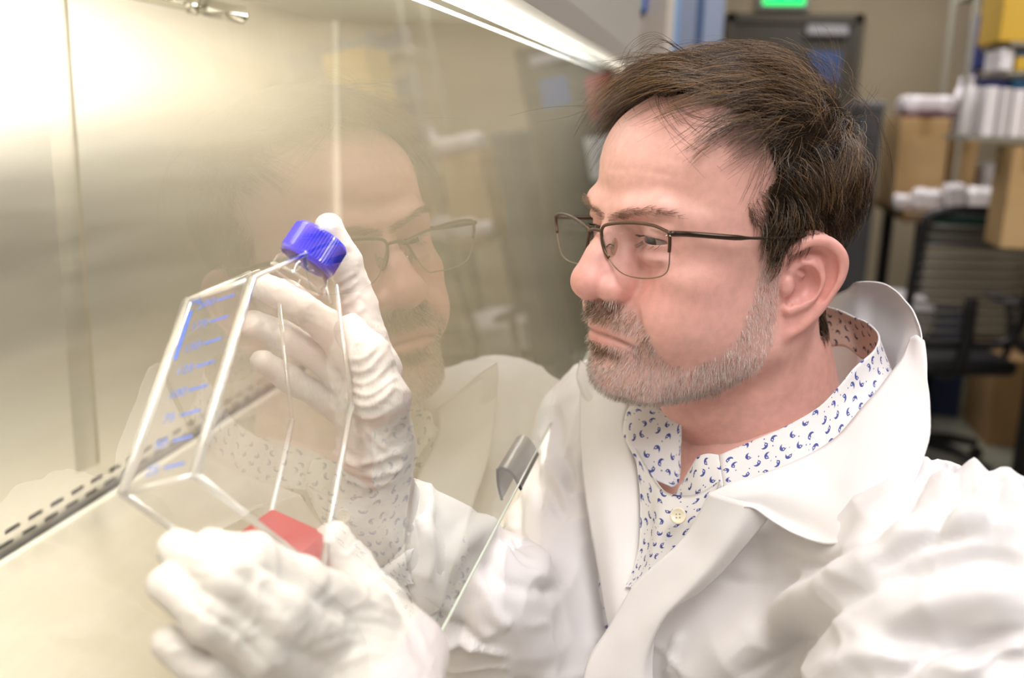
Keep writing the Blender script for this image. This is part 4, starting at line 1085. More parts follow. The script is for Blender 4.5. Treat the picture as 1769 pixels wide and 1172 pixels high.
# near lapel turned outwards
sheet('lapel', [
    [(1224, 851, .609), (1198, 903, .612), (1165, 945, .613), (1095, 1011, .617), (1052, 1082, .615), (1019, 1134, .610), (1000, 1200, .600)],
    [(1262, 862, .600), (1222, 925, .602), (1178, 985, .603), (1118, 1045, .606), (1080, 1105, .604), (1060, 1150, .600), (1050, 1205, .594)],
    [(1300, 872, .594), (1250, 950, .592), (1200, 1010, .592), (1146, 1065, .595), (1120, 1115, .595), (1105, 1160, .592), (1100, 1210, .586)],
    [(1331, 893, .598), (1262, 975, .600), (1210, 1022, .600), (1157, 1056, .602), (1134, 1090, .602), (1128, 1150, .598), (1132, 1215, .592)],
], COLLAR, 8, 8, wob=.001)
# far gown edge / lapel strip
sheet('lapel', [
    [(1003, 640, .800), (1000, 720, .775), (1003, 800, .745), (1012, 870, .715), (1026, 950, .690), (1040, 1030, .665), (1050, 1085, .648)],
    [(1040, 660, .775), (1035, 730, .752), (1040, 800, .727), (1050, 870, .700), (1058, 950, .675), (1062, 1030, .652), (1062, 1085, .640)],
    [(1085, 700, .752), (1078, 745, .738), (1100, 810, .712), (1106, 870, .694), (1108, 940, .675), (1098, 1000, .655), (1075, 1065, .640)],
], COLLAR, 8, 8, wob=.0008)
# far gown collar tip showing under the chin
sheet('gown_collar', [
    [(1002, 622, .80), (1030, 640, .79), (1075, 680, .775), (1120, 710, .76)],
    [(996, 650, .79), (1020, 680, .775), (1055, 715, .76), (1095, 730, .755)],
    [(1004, 688, .785), (1020, 715, .77), (1045, 740, .755), (1078, 748, .745)],
], COLLAR, 8, 8, wob=.0008)
# shirt collar: near band
sheet('shirt_collar', [
    [(1425, 528, .815), (1452, 536, .80), (1478, 548, .785), (1499, 557, .760), (1519, 578, .730), (1512, 604, .707), (1478, 634, .690), (1450, 667, .678), (1415, 703, .668), (1361, 735, .660), (1307, 759, .655), (1243, 786, .652)],
    [(1428, 555, .815), (1456, 560, .80), (1484, 575, .785), (1510, 590, .760), (1530, 612, .728), (1520, 640, .702), (1487, 672, .684), (1455, 705, .670), (1418, 740, .660), (1366, 767, .650), (1312, 790, .645), (1246, 812, .642)],
    [(1432, 600, .805), (1462, 600, .79), (1490, 620, .775), (1518, 630, .750), (1545, 650, .718), (1538, 680, .690), (1500, 715, .668), (1465, 752, .655), (1420, 795, .645), (1368, 815, .638), (1316, 832, .634), (1250, 842, .634)],
], SHIRT, 6, 8, back_mat=SHIRT_IN, uvrot=.4)
# far shirt collar
sheet('shirt_collar', [
    [(1118, 696, .735), (1100, 700, .737), (1085, 706, .738), (1078, 726, .732), (1075, 748, .725)],
    [(1150, 712, .722), (1128, 730, .720), (1108, 745, .718), (1095, 762, .714), (1088, 776, .710)],
    [(1176, 728, .712), (1160, 762, .706), (1145, 790, .702), (1130, 810, .699), (1118, 820, .697)],
    [(1176, 790, .702), (1176, 810, .698), (1174, 828, .692), (1168, 838, .690), (1160, 842, .689)],
], SHIRT, 6, 6, uvrot=-.5)
# near collar stand below the band
sheet('collar_stand', [
    [(1241, 786, .652), (1222, 784, .656), (1205, 790, .660), (1194, 806, .664), (1178, 834, .672)],
    [(1245, 812, .642), (1225, 815, .646), (1205, 822, .650), (1190, 835, .656), (1168, 850, .668)],
    [(1250, 842, .634), (1226, 850, .638), (1205, 862, .643), (1186, 872, .650), (1158, 880, .662)],
], SHIRT, 6, 6, uvrot=1.0)
# shirt front with placket
sheet('placket', [
    [(1245, 830, .636), (1225, 880, .630), (1198, 930, .630), (1150, 980, .634), (1085, 1030, .640)],
    [(1200, 855, .645), (1180, 900, .640), (1160, 945, .638), (1130, 990, .638), (1080, 1035, .642)],
    [(1150, 850, .664), (1140, 900, .652), (1130, 945, .646), (1116, 985, .643), (1090, 1020, .644)],
    [(1122, 815, .690), (1125, 880, .672), (1122, 930, .660), (1108, 980, .651), (1088, 1015, .648)],
    [(1095, 770, .712), (1105, 850, .692), (1105, 930, .670), (1097, 975, .658), (1080, 1015, .650)],
], SHIRT, 7, 7, uvrot=.2)
def button():
    c = at(1172, 892, .632); nrm = -c/np.linalg.norm(c)+np.array([-.2, 0, .1]); nrm /= np.linalg.norm(nrm)
    V, F = lathe_vf([(0, 0), (.0052, 0), (.0056, .0006), (.0056, .0014), (.0048, .0018), (.0040, .0012), (0, .0012)], 28, c, nrm)
    b = link('button', np_mesh('button', V, F), mat('cream button', (.72, .66, .50), .3), man, label='cream shirt button')
    q = np.array(Vector((0, 0, 1)).rotation_difference(Vector(nrm)).to_matrix())
    for s in ((1, 1), (1, -1), (-1, 1), (-1, -1)):
        p = c+q @ np.array([s[0]*.0011, s[1]*.0011, .0013])
        V, F = lathe_vf([(0, 0), (.0005, 0), (.0005, .0002), (0, .0002)], 8, p, nrm); link('button_hole', np_mesh('button_hole', V, F), mat('thread', (.35, .33, .28), .8), b)
button()
# ================================================================== FLASK
FS = 1.4
FO = np.array([-.153, .270, -.116])*FS
FXa = np.array([.335, .602, -.725]); FYa = np.array([-.139, .793, .594]); FZa = np.array([-.932, .098, -.349])
FXa /= np.linalg.norm(FXa); FYa -= FXa*(FYa @ FXa); FYa /= np.linalg.norm(FYa); _c = np.cross(FXa, FYa); FZa = _c if _c @ FZa > 0 else -_c
FWd, FLc, FLs, FTh = .0723*FS, .0778*FS, .0865*FS, .030*FS
NX0, NX1, NY_ = .0278*FS, .0446*FS, .125*FS
def F3(x, y, z): return FO+FXa*x+FYa*y+FZa*z
OUT = [(0, 0), (FWd, 0), (FWd, FLc), (NX1+.004, NY_), (NX0-.002, NY_), (0, FLs)]
def flask():
    fl = empty('culture_flask', tuple(F3(FWd/2, .05, FTh/2)), 'clear plastic cell culture flask with blue screw cap and a little red liquid, held up', 'flask')
    CLR = solid_alpha_glass('clear polystyrene', (.975, .97, .965), .03, 1.5, .02, 1.0, .055, (1, .98, .95))
    RIM = mat('polystyrene edge highlight', (.93, .90, .86), .12); P(RIM).inputs['Alpha'].default_value = 1
    RIM = solid_alpha_glass('polystyrene edge highlight', (.95, .93, .90), .06, 1.5, .25, 1.0, .62, (1, .97, .92))
    n = len(OUT)
    def wall(name, pts, th=.0012):
        """flat clear panel with its own thickness, pts in flask space"""
        pts = np.array([F3(*p) for p in pts]); nr = np.cross(pts[1]-pts[0], pts[2]-pts[0]); nr /= np.linalg.norm(nr)
        bm = bmesh.new(); v0 = [bm.verts.new(p) for p in pts]; bm.faces.new(v0)
        return link(name, bm_mesh(name, bm), CLR, fl)
    wall('face_panel', [(x, y, 0) for x, y in OUT]); wall('face_panel', [(x, y, FTh) for x, y in OUT])
    for i in range(n):
        if i == 3: continue
        a, b = OUT[i], OUT[(i+1) % n]; wall('edge_panel', [(*a, 0), (*b, 0), (*b, FTh), (*a, FTh)])
    # edge tubes whitened, painting in the light that the moulded edges catch
    for z in (0, FTh):
        for i in range(n):
            if i == 3: continue
            a, b = OUT[i], OUT[(i+1) % n]; r = .0026 if i == 5 else .0019 if i in (0, 1) else .0013
            tube('highlight_edge', [F3(*a, z), F3(*b, z)], r, RIM, fl, sides=10)
    for a in (OUT[0], OUT[1], OUT[5]): tube('highlight_edge', [F3(*a, 0), F3(*a, FTh)], .0014, RIM, fl, sides=10)
    # inner shoulder line, neck
    nc = at(526, 457, F3(.05, NY_, FTh/2)[1]); NA = RW @ np.array([.47, -.82, .22]); NA /= np.linalg.norm(NA); EX = FXa-NA*(FXa @ NA); EX /= np.linalg.norm(EX); EY = np.cross(NA, EX)
    V, F = lathe_vf([(.0165, -.010), (.0168, -.004), (.0150, -.002), (.0140, 0), (.0138, .016)], 40, nc, NA); link('neck', np_mesh('neck', V, F), CLR, fl)
    V, F = lathe_vf([(.0166, -.0115), (.0174, -.0105), (.0166, -.0095)], 40, nc, NA); link('neck_ring', np_mesh('neck_ring', V, F), RIM, fl)
    tube('neck_rib', [F3(NX1, NY_-.012, .003), F3(NX1-.002, NY_+.003, .004)], .0014, RIM, fl)
    tube('neck_rib', [F3(NX1+.003, NY_-.016, .0), F3(NX1-.006, NY_+.008, .006)], .0010, RIM, fl)
    # cap with ribs
    CAPM = mat('blue cap', (.018, .03, .60), .28); P(CAPM).inputs['Coat Weight'].default_value = .3
    m = 58; r = .0172; V = []; Q = []
    ring = [(r*.98, 0.001, 0), (r*1.02, 0.0025, 0), (r, .004, 1), (r*.985, .0185, 1), (r*.93, .0205, 0), (r*.80, .0213, 0), (0.0005, .0213, 0)]
    ex, ey = EX, EY
    for rr, h, rib in ring:
        for k in range(m*2):
            a = k*math.pi/m; rad = rr+(.0007 if (k % 2 and rib) else 0)
            V.append(nc+NA*(.0005+h)+ex*rad*math.cos(a)+ey*rad*math.sin(a))
    M2 = m*2
    for i in range(len(ring)-1):
        for k in range(M2): Q.append((i*M2+k, i*M2+(k+1) % M2, (i+1)*M2+(k+1) % M2, (i+1)*M2+k))
    link('screw_cap', np_mesh('screw_cap', np.array(V), np.array(Q), False), CAPM, fl)
    V, F = lathe_vf([(.0160, .0005), (.0168, .0005), (.0168, .0015), (.0150, .0015), (.0150, .016)], 40, nc, NA); link('cap_liner', np_mesh('cap_liner', V, F), CAPM, fl)
    # liquid lying level in the lowest corner
    lvl = -.158*FS; e = .0014
    bm = bmesh.new(); poly = [(e, e), (FWd-e, e), (FWd-e, FLc-.001), (NX1, NY_-.003), (NX0, NY_-.003), (e, FLs-.001)]
    lo = [bm.verts.new(F3(x, y, e)) for x, y in poly]; hi = [bm.verts.new(F3(x, y, FTh-e)) for x, y in poly]
    bm.faces.new(lo); bm.faces.new(hi[::-1])
    for i in range(len(poly)): bm.faces.new((lo[i], lo[(i+1) % 6], hi[(i+1) % 6], hi[i]))
    bmesh.ops.recalc_face_normals(bm, faces=bm.faces[:])
    bmesh.ops.bisect_plane(bm, geom=bm.verts[:]+bm.edges[:]+bm.faces[:], plane_co=(0, 0, lvl), plane_no=(0, 0, 1), clear_outer=True)
    bmesh.ops.holes_fill(bm, edges=[q for q in bm.edges if q.is_boundary])
    LQ = solid_alpha_glass('red medium', (.93, .26, .22), .03, 1.33, .02, .8, .40, (.95, .10, .11))
    link('red_liquid', bm_mesh('red_liquid', bm), LQ, fl, label='small pool of red liquid in the lowest corner')
    # printed blue scale on the narrow side (flat ink marks)
    INK = mat('blue ink', (.07, .16, .62), .5)
    def ink(y0, y1, z0, z1, x=-.0003):
        bm = bmesh.new(); bm.faces.new([bm.verts.new(F3(x, y, z)) for y, z in ((y0, z0), (y1, z0), (y1, z1), (y0, z1))]); return bm
    L_ = FLs
    def ptext(s, size, y, z, flip=1):
        cu = bpy.data.curves.new('t', 'FONT'); cu.body = s; cu.size = size; cu.align_x = 'CENTER'; cu.align_y = 'CENTER'
        o = bpy.data.objects.new('t', cu); COL.objects.link(o); dg = bpy.context.evaluated_depsgraph_get()
        me = bpy.data.meshes.new_from_object(o.evaluated_get(dg)); bpy.data.objects.remove(o)
        # text right = -z (towards the near face), text up = +y
        ax = -FZa; ay = FYa; az = np.cross(ax, ay); p = F3(-.0005, y, z)
        me.transform(Matrix([[ax[i], ay[i], az[i], p[i]] for i in range(3)]+[[0, 0, 0, 1]])); me.materials.clear()
        return link('scale_number', me, INK, fl)
    for i in range(8):
        y = L_*(.93-i*.123)
        link('scale_mark', bm_mesh('scale_mark', ink(y-.0007, y+.0007, FTh*.20, FTh*.48)), INK, fl)
        ptext(str(250-25*i) if 0 else str((8-i)*25), .0075, y, FTh*.64)
    ptext('mL', .0075, L_*.97, FTh*.84)
    link('scale_bar', bm_mesh('scale_bar', ink(L_*.64, L_*.92, FTh*.84, FTh*.90)), INK, fl)
    return fl
flask()

# ================================================================== GLOVED HANDS
GLOVE = mat('white latex glove', (.64, .60, .58), .50, 0, Subsurface_Weight=.25, Subsurface_Scale=.006)
P(GLOVE).inputs['Subsurface Radius'].default_value = (1, .5, .35)
bump(GLOVE, 140, .25, .0010, 5, stretch=(1, 1, 2.5)); bump(GLOVE, 1500, .12, .0003)
def finger(p, pts, rs): return chain(p, pts, rs, .004)
def px(l): return [at(*c) for c in l]
RH = dict(
    index=px([(652, 640, .592), (622, 530, .600), (598, 455, .600), (568, 392, .592)]),
    middle=px([(640, 655, .610), (560, 560, .628), (496, 512, .624), (446, 492, .612)]),
    ring=px([(632, 690, .612), (556, 620, .632), (490, 580, .628), (436, 560, .614)]),
    pinky=px([(625, 730, .606), (560, 690, .624), (500, 655, .622), (452, 625, .612)]),
    thumb=px([(655, 770, .560), (660, 690, .548), (638, 618, .552), (606, 573, .560)]))
RWR = WR+np.array([.0, .0, -.004])
def sdf_rhand(P, g=0.0):
    H_ = RH; d = None
    for k, r in (('index', (.0130, .0108, .0098, .0082)), ('middle', (.0130, .0108, .0100, .0088)), ('ring', (.0125, .0104, .0095, .0084)), ('pinky', (.0115, .0092, .0082, .0072))):
        e = finger(P, H_[k], [x+g for x in r]); e = smin(e, np.sqrt(((P-H_[k][3].astype(np.float32))**2).sum(-1))-(r[3]+g), .002)
        d = e if d is None else smin(d, e, .003)
    palm = None
    for k, r in (('index', .0150), ('middle', .0155), ('ring', .0150), ('pinky', .0135)):
        e = cap(P, H_[k][0], RWR, r+g, .021+g); palm = e if palm is None else smin(palm, e, .012)
    d = smin(d, palm, .006)
    th = chain(P, H_['thumb'], [.019+g, .0155+g, .0122+g, .0098+g], .006)
    th = smin(th, cap(P, H_['thumb'][0], RWR, .020+g, .024+g), .012)
    d = smin(d, th, .006)
    d = smin(d, cap(P, RWR, WR*.75+ER*.25, .0255+g, .0275+g), .02)
    return d
LH = dict(
    index=px([(628, 1068, .415), (520, 1010, .388), (438, 966, .376), (362, 948, .378)]),
    middle=px([(600, 1118, .402), (480, 1062, .366), (392, 1000, .356), (308, 952, .364)]),
    ring=px([(570, 1172, .395), (450, 1128, .358), (362, 1070, .346), (292, 1012, .350)]),
    pinky=px([(548, 1235, .395), (440, 1215, .360), (362, 1170, .346), (292, 1112, .344)]),
    thumb=px([(700, 1130, .425), (652, 1050, .452), (605, 985, .462), (575, 935, .462)]))
LWR = at(662, 1240, .390)
def sdf_lhand(P, g=0.0):
    H_ = LH; d = None
    for k, r in (('index', (.0135, .0115, .0102, .0086)), ('middle', (.0130, .0112, .0100, .0088)), ('ring', (.0125, .0105, .0096, .0084)), ('pinky', (.0110, .0094, .0084, .0074))):
        e = finger(P, H_[k], [x+g for x in r])
        d = e if d is None else smin(d, e, .0032)
    palm = None
    for k, r in (('index', .0140), ('middle', .0145), ('ring', .0140), ('pinky', .0125)):
        e = cap(P, H_[k][0], LWR, r+g, .019+g); palm = e if palm is None else smin(palm, e, .010)
    d = smin(d, palm, .006)
    th = chain(P, H_['thumb'], [.018+g, .0140+g, .0118+g, .0100+g], .006)
    th = smin(th, cap(P, H_['thumb'][0], LWR, .018+g, .022+g), .012)
    d = smin(d, th, .006)
    d = smin(d, cap(P, LWR, WL*.9+EL_*.1, .023+g, .025+g), .02)
    return d
GFR = [([(560, 770), (620, 800), (700, 775)], 2.2, 6), ([(570, 790), (640, 820), (702, 800)], 2.2, 6), ([(580, 812), (640, 838), (690, 822)], 2.0, 5),
       ([(640, 770), (670, 810), (696, 800)], 1.6, 5), ([(575, 750), (600, 790), (650, 820)], 1.3, 4), ([(625, 730), (660, 770), (700, 790)], 1.4, 5),
       ([(600, 690), (640, 700), (685, 668)], 1.6, 5), ([(603, 672), (640, 682), (684, 650)], 1.4, 4), ([(600, 655), (635, 662), (675, 628)], 1.3, 4), ([(604, 638), (632, 640), (664, 606)], 1.2, 4), ([(606, 620), (630, 618), (655, 592)], 1.1, 4),
       ([(600, 705), (640, 722), (686, 700)], 1.2, 5), ([(612, 596), (632, 590), (640, 572)], 1.0, 4),
       ([(580, 490), (600, 480), (616, 468)], .9, 4), ([(582, 505), (602, 498), (618, 484)], .9, 4), ([(586, 530), (606, 520), (622, 505)], .9, 4), ([(594, 560), (612, 545), (630, 530)], .9, 5)]
GFL = [([(345, 948), (400, 985), (470, 1030), (520, 1085)], -3.0, 15), ([(293, 984), (346, 1050), (400, 1086), (472, 1158)], -2.6, 8),
       ([(560, 1080), (640, 1065), (700, 1090)], 1.6, 8), ([(540, 1100), (620, 1085), (710, 1110)], 1.5, 8), ([(520, 1130), (620, 1105), (720, 1135)], 1.4, 8), ([(560, 1160), (650, 1130), (730, 1160)], 1.5, 9),
       ([(600, 1010), (640, 1040), (690, 1070)], 1.3, 6), ([(570, 985), (620, 1030), (640, 1060)], 1.1, 6),
       ([(318, 955), (345, 965), (365, 945)], 1.0, 5), ([(330, 985), (360, 990), (385, 965)], 1.1, 6), ([(300, 1030), (330, 1025), (350, 1010)], 1.0, 5), ([(320, 1060), (350, 1055), (372, 1035)], 1.0, 5),
       ([(400, 1110), (430, 1100), (455, 1085)], 1.0, 6), ([(440, 960), (470, 985), (480, 1010)], 1.0, 7), ([(500, 1000), (520, 1030), (520, 1055)], 1.2, 8)]
def glove(name, f, lo, hi, wr, el, cutoff, fl, label):
    dv = (wr-el)/np.linalg.norm(wr-el)
    g = lambda Pp: np.maximum(f(Pp), -(((Pp-wr.astype(np.float32)) @ dv.astype(np.float32))+cutoff))
    V, Q = surface_nets(g, lo, hi, .0014)
    V = smooth_mesh(V, Q, 1, .4); Nn = vnormals(V, Q)
    wv = V+.012*np.stack([vnoise(V+i, 25) for i in range(3)], 1); n = (1-np.abs(vnoise(wv, 70)))**4*.0009+(1-np.abs(vnoise(wv+4, 150)))**3*.0005
    V = V+Nn*(folds(V, Nn, fl)*(.6 if fl is GFL else 1)+n)[:, None]
    return link(name, np_mesh(name, V, Q), GLOVE, man, label=label)
glove('glove', sdf_rhand, at(420, 500, .60)+(-.06, -.10, -.26), at(560, 380, .60)+(.10, .08, .05), WR, ER, .020, GFR, 'white glove holding the cap end of the flask')
glove('glove', sdf_lhand, np.array([-.29, .29, -.40]), np.array([-.06, .50, -.16]), WL, EL_, .012, GFL, 'white glove cradling the bottom of the flask')
# knitted cuffs of the gown
KNIT = mat('knitted cuff', (.66, .63, .61), .8); bump(KNIT, 900, .5, .0006, 1, stretch=(1, 1, .2))
def cuff(a, b, r0, r1, name='cuff'):
    n = 60; m = 22; V = []; Q = []
    a = np.asarray(a); b = np.asarray(b); d = (b-a)/np.linalg.norm(b-a); u = np.cross(d, [0, 0, 1]); u /= np.linalg.norm(u); v = np.cross(d, u)
    for i in range(m):
        t = i/(m-1); r = r0+(r1-r0)*t**1.3
        if t < .06: r -= .0012
        for k in range(n*2):
            an = k*math.pi/n; rr = r+.0003*(k % 2)+.0008*math.sin(5*an+3*t)*(t > .1)
            V.append(a+(b-a)*t+u*rr*math.cos(an)+v*rr*math.sin(an))
    M2 = 2*n
    for i in range(m-1):
        for k in range(M2): Q.append((i*M2+k, i*M2+(k+1) % M2, (i+1)*M2+(k+1) % M2, (i+1)*M2+k))
    # turned-in mouth
    b0 = len(V)
    for k in range(M2):
        an = k*math.pi/n; V.append(a+(b-a)*.12+u*(r0-.004)*math.cos(an)+v*(r0-.004)*math.sin(an))
    for k in range(M2): Q.append((k, b0+k, b0+(k+1) % M2, (k+1) % M2))
    return link(name, np_mesh(name, np.array(V), np.array(Q)), KNIT, man, label='knitted gown cuff')
dR = (ER-WR)/np.linalg.norm(ER-WR); cuff(WR+dR*.004, WR+dR*.062, .0325, .043)
dL = (EL_-WL)/np.linalg.norm(EL_-WL); cuff(WL+dL*.002, WL+dL*.06, .034, .043)
# ================================================================== EYES
def build_eyes():
    WH = mat('eye white', (.30, .22, .20), .2); IR = mat('iris', (.03, .018, .012), .25); PU = mat('pupil', (.004, .004, .004), .04)
    gaze = at(430, 640, .5)      # towards the flask
    for sx in (-1, 1):
        c = h2w((EYE[0]*sx, EYE[1], EYE[2])); r = .0122
        d = gaze-c; d = (HM.T @ (d/np.linalg.norm(d))); d = d*[.8, 1, 1]; d[2] = max(d[2], -.22); d = HM @ (d/np.linalg.norm(d))
        t = np.linspace(0.001, math.pi-.001, 40); V, F = lathe_vf([(r*math.sin(a), r*math.cos(a)) for a in t], 40, c, d)
        o = link('eye', np_mesh('eye', V, F), WH, man); o.data.materials.append(IR); o.data.materials.append(PU)
        ang = np.repeat(t[:-1], 40); ix = np.where(ang < .17, 2, np.where(ang < .50, 1, 0)).astype(np.int32); o.data.polygons.foreach_set('material_index', ix)
build_eyes()

# ================================================================== HAIR
def strands_mesh(name, S, R, Cc, m, parent, **kw):
    """S (n,k,3) strand points, R (n,k) radii, Cc (n,3) colours -> slim three-sided strands"""
    n, k = S.shape[:2]
    T = np.gradient(S, axis=1); T /= np.linalg.norm(T, axis=2, keepdims=True)+1e-9
    u = np.cross(T, [.31, .2, .93]); u /= np.linalg.norm(u, axis=2, keepdims=True)+1e-9; v = np.cross(T, u)
    V = np.empty((n, k, 3, 3), np.float32)
    for j in range(3):
        a = j*2*math.pi/3; V[:, :, j] = S+R[..., None]*(math.cos(a)*u+math.sin(a)*v)
    b = (np.arange(n)*k*3)[:, None, None]; i = (np.arange(k-1)*3)[None, :, None]; j = np.arange(3)[None, None]; j2 = (j+1) % 3
    Q = np.stack([b+i+j, b+i+j2, b+i+3+j2, b+i+3+j], -1).reshape(-1, 4)
    me = np_mesh(name, V.reshape(-1, 3), Q); set_color(me, 'tint', np.repeat(Cc, k*3, 0))
    return link(name, me, m, parent, kind='stuff', **kw)
def hair_mat(name, rough=.38, spec=.5):
    m = mat(name, (.1, .07, .05), rough); a = N(m, 'ShaderNodeVertexColor'); a.layer_name = 'tint'; L(m, a.outputs[0], P(m).inputs['Base Color'])
    P(m).inputs['Specular IOR Level'].default_value = spec
    return m
HAIRM = hair_mat('hair'); BEARDM = hair_mat('beard hair', .5, .35)
def scalp(q):
    d = ell(q, (0, -.3, 5.0), (7.35, 9.3, 8.1)); d = smin(d, ell(q, (0, 2.1, 5.6), (6.3, 7.45, 5.7)), 1.4)
    d = smin(d, ell(q, (4.6, 2.5, 2.0), (2.55, 5.0, 4.5)), 1.5); d = smin(d, ell(q, (-4.6, 2.5, 2.0), (2.55, 5.0, 4.5)), 1.5)
    return smin(d, chain(q, [(0, -2.2, -3.0), (0, -4.2, -9.0)], [5.8, 6.1]), 1.3)
def grad(f, q, e=.05):
    g = np.stack([f(q+np.eye(3, dtype=np.float32)[i]*e)-f(q-np.eye(3, dtype=np.float32)[i]*e) for i in range(3)], 1)
    return g/(np.linalg.norm(g, axis=1)[:, None]+1e-9)
HAIRP = [(1000, 0), (1040, 150), (1095, 186), (1130, 172), (1180, 166), (1225, 172), (1268, 195), (1300, 225), (1326, 262), (1338, 305), (1318, 325), (1290, 345), (1292, 375), (1310, 402), (1318, 430), (1328, 462),
         (1350, 458), (1368, 425), (1392, 404), (1440, 400), (1468, 425), (1478, 455), (1470, 495), (1446, 520), (1442, 545), (1455, 575), (1700, 575), (1700, 0)]
def pick(mask, n, V):
    """n random root points on masked triangles of the head"""
    tri = np.concatenate([HQ[:, [0, 1, 2]], HQ[:, [0, 2, 3]]]); m = mask[tri].all(1); tri = tri[m]
    a = V[tri]; ar = np.linalg.norm(np.cross(a[:, 1]-a[:, 0], a[:, 2]-a[:, 0]), axis=1); k = RNG.choice(len(tri), n, p=ar/ar.sum())
    u = np.sqrt(RNG.random(n)); w = RNG.random(n); a = a[k]
    return (1-u)[:, None]*a[:, 0]+(u*(1-w))[:, None]*a[:, 1]+(u*w)[:, None]*a[:, 2]
def build_hair():
    qn, Pp = near_side(HV)
    qs = (HV-HO) @ HM*100
    notear = (scalp(qs.astype(np.float32)) < .35)
    mask = in_poly(Pp, HAIRP) & notear & (qs[:, 2] > -6.5)
    mask |= (qs[:, 1] < -5.5) & (qs[:, 2] > -5.5) & notear
    n = 19000; R0 = pick(mask, n, HV); _, pj = near_side(R0+RNG.normal(0, .0022, R0.shape)); _q = (R0-HO) @ HM*100; R0 = R0[in_poly(pj, HAIRP) | (_q[:, 1] < -4)]; n = len(R0); q = ((R0-HO) @ HM*100).astype(np.float32)
    Nn = grad(scalp, q)
    top = np.clip((q[:, 2]-6.5)/4.0, 0, 1); front = np.clip((q[:, 1]-1)/6, 0, 1); side = 1-top; low = np.clip((2.5-q[:, 2])/5, 0, 1)
    clump = np.stack([vnoise(q, .55+.0*i) if i == 0 else vnoise(q+i*17, .55) for i in range(3)], 1)
    # flow: crown -> forward and towards his right on top; down and slightly back on the sides
    sgn = np.sign(q[:, 0]+.001)
    Ft = np.stack([.60+.25*front, .90-.30*front, .05+.22*front], 1); Fs = np.stack([0*top, -.30+.15*np.clip(q[:, 1]/5, -1, 1), -1+0*top], 1)
    back = np.clip((-q[:, 1]-3)/4, 0, 1); 
    F = Ft*top[:, None]+Fs*side[:, None]; F[:, 2] -= back*.5*top
    clump2 = np.stack([vnoise(q+i*31, 1.3) for i in range(3)], 1); F += clump*.62+clump2*.38
    ln = (1.6+4.2*top+1.8*np.clip((q[:, 2]-1)/6, 0, 1)+.9*front*top)*(1-.35*low)*RNG.uniform(.65, 1.15, n)
    ln = np.where((q[:, 1] > 3.0) & (q[:, 2] < 5.5), ln*.55, ln)
    ln = ln*(1-.5*front*top*np.clip((q[:, 0]+1.5)/4, 0, 1))
    hmax = (.40+.45*top+1.30*np.clip((q[:, 2]+1)/6, 0, 1)+.65*top+.5*back*np.clip((q[:, 2]+2)/4, 0, 1)+1.5*front*top)*RNG.beta(1.6, 1.1, n)
    hmax = np.where((q[:, 1] > 3.2) & (q[:, 2] < 6), hmax*.35, hmax)
    K = 9; S = np.empty((n, K, 3), np.float32); p = q.copy(); S[:, 0] = q-Nn*.15
    d = Nn*(.75+.3*top[:, None])+F*.55+RNG.normal(0, .13, (n, 3)); d /= np.linalg.norm(d, axis=1)[:, None]
    st = ln/(K-1)
    for i in range(1, K):
        p = p+d*st[:, None]; t = i/(K-1)
        sd = scalp(p.astype(np.float32)); g = grad(scalp, p.astype(np.float32))
        want = hmax*math.sin(min(1, t*1.5)*math.pi/2)*(1-.25*t)
        p = p+g*np.clip(want-sd, -.35+.33*front*top, .5)[:, None]*.6
        p = p+g*np.maximum(.03-scalp(p.astype(np.float32)), 0)[:, None]
        S[:, i] = p
        tang = F-g*(np.einsum('ij,ij->i', F, g))[:, None]
        d = d*.50+tang*.55+clump*.12+RNG.normal(0, .06, (n, 3)); d[:, 2] -= .05*t; d /= np.linalg.norm(d, axis=1)[:, None]
    # locks: strands gather round their neighbours towards the tips
    gi = RNG.choice(n, 1500, replace=False); G = S[gi]; near_ = np.empty(n, int)
    for s0 in range(0, n, 2000):
        near_[s0:s0+2000] = ((S[s0:s0+2000, None, 0]-G[None, :, 0])**2).sum(-1).argmin(1)
    t = np.linspace(0, 1, K)[None, :, None]; wgt = .85*t**.8*RNG.uniform(.35, 1, (n, 1, 1)); Gs = G[near_]
    S = S*(1-wgt)+(Gs+(S[:, :1]-Gs[:, :1])*.30)*wgt
    W_ = h2w(S.reshape(-1, 3)).reshape(n, K, 3)
    r = np.linspace(1, .35, K)[None]*RNG.uniform(.00011, .00020, n)[:, None]
    tone = np.exp(RNG.normal(0, .55, 1500))[near_][:, None]; c = np.array([.040, .022, .011])*RNG.uniform(.6, 1.4, (n, 1))*tone
    li = RNG.random(n) < (.14+.22*top); c[li] = np.array([.24, .135, .055])*RNG.uniform(.7, 1.5, (li.sum(), 1))
    gr = RNG.random(n) < .05*side+.01; c[gr] = [.30, .26, .22]
    strands_mesh('hair', W_, r, c, HAIRM, man, label='short thick dark brown hair swept forward')
    # dense under layer
    V, Q = HV, HQ
    mk = (soft_mask(mask, Q, 10)[Q] > .80).all(1) & mask[Q].all(1) & ~((qs[:, 1] > 2.6) & (qs[:, 2] < 7.2))[Q].any(1); Q2 = Q[mk]; used = np.unique(Q2); re = np.full(len(V), -1); re[used] = np.arange(len(used))
    qq = qs[used].astype(np.float32); g = grad(scalp, qq)
    edge = np.zeros(len(V)); cnt = np.zeros(len(V))
    for f_ in range(4): np.add.at(edge, Q[:, f_], mask[Q].sum(1)/4.0); np.add.at(cnt, Q[:, f_], 1)
    soft = (edge/np.maximum(cnt, 1)); 
    for _ in range(14):
        s2 = np.zeros(len(V)); 
        for f_ in range(4): np.add.at(s2, Q[:, f_], soft[Q].mean(1))
        soft = s2/np.maximum(cnt, 1)
    sf = np.clip((soft[used]-.80)/.20, 0, 1)
    tp = np.clip((qq[:, 2]-6.5)/4.0, 0, 1); fr_ = (qq[:, 1] > 3.2) & (qq[:, 2] < 6)
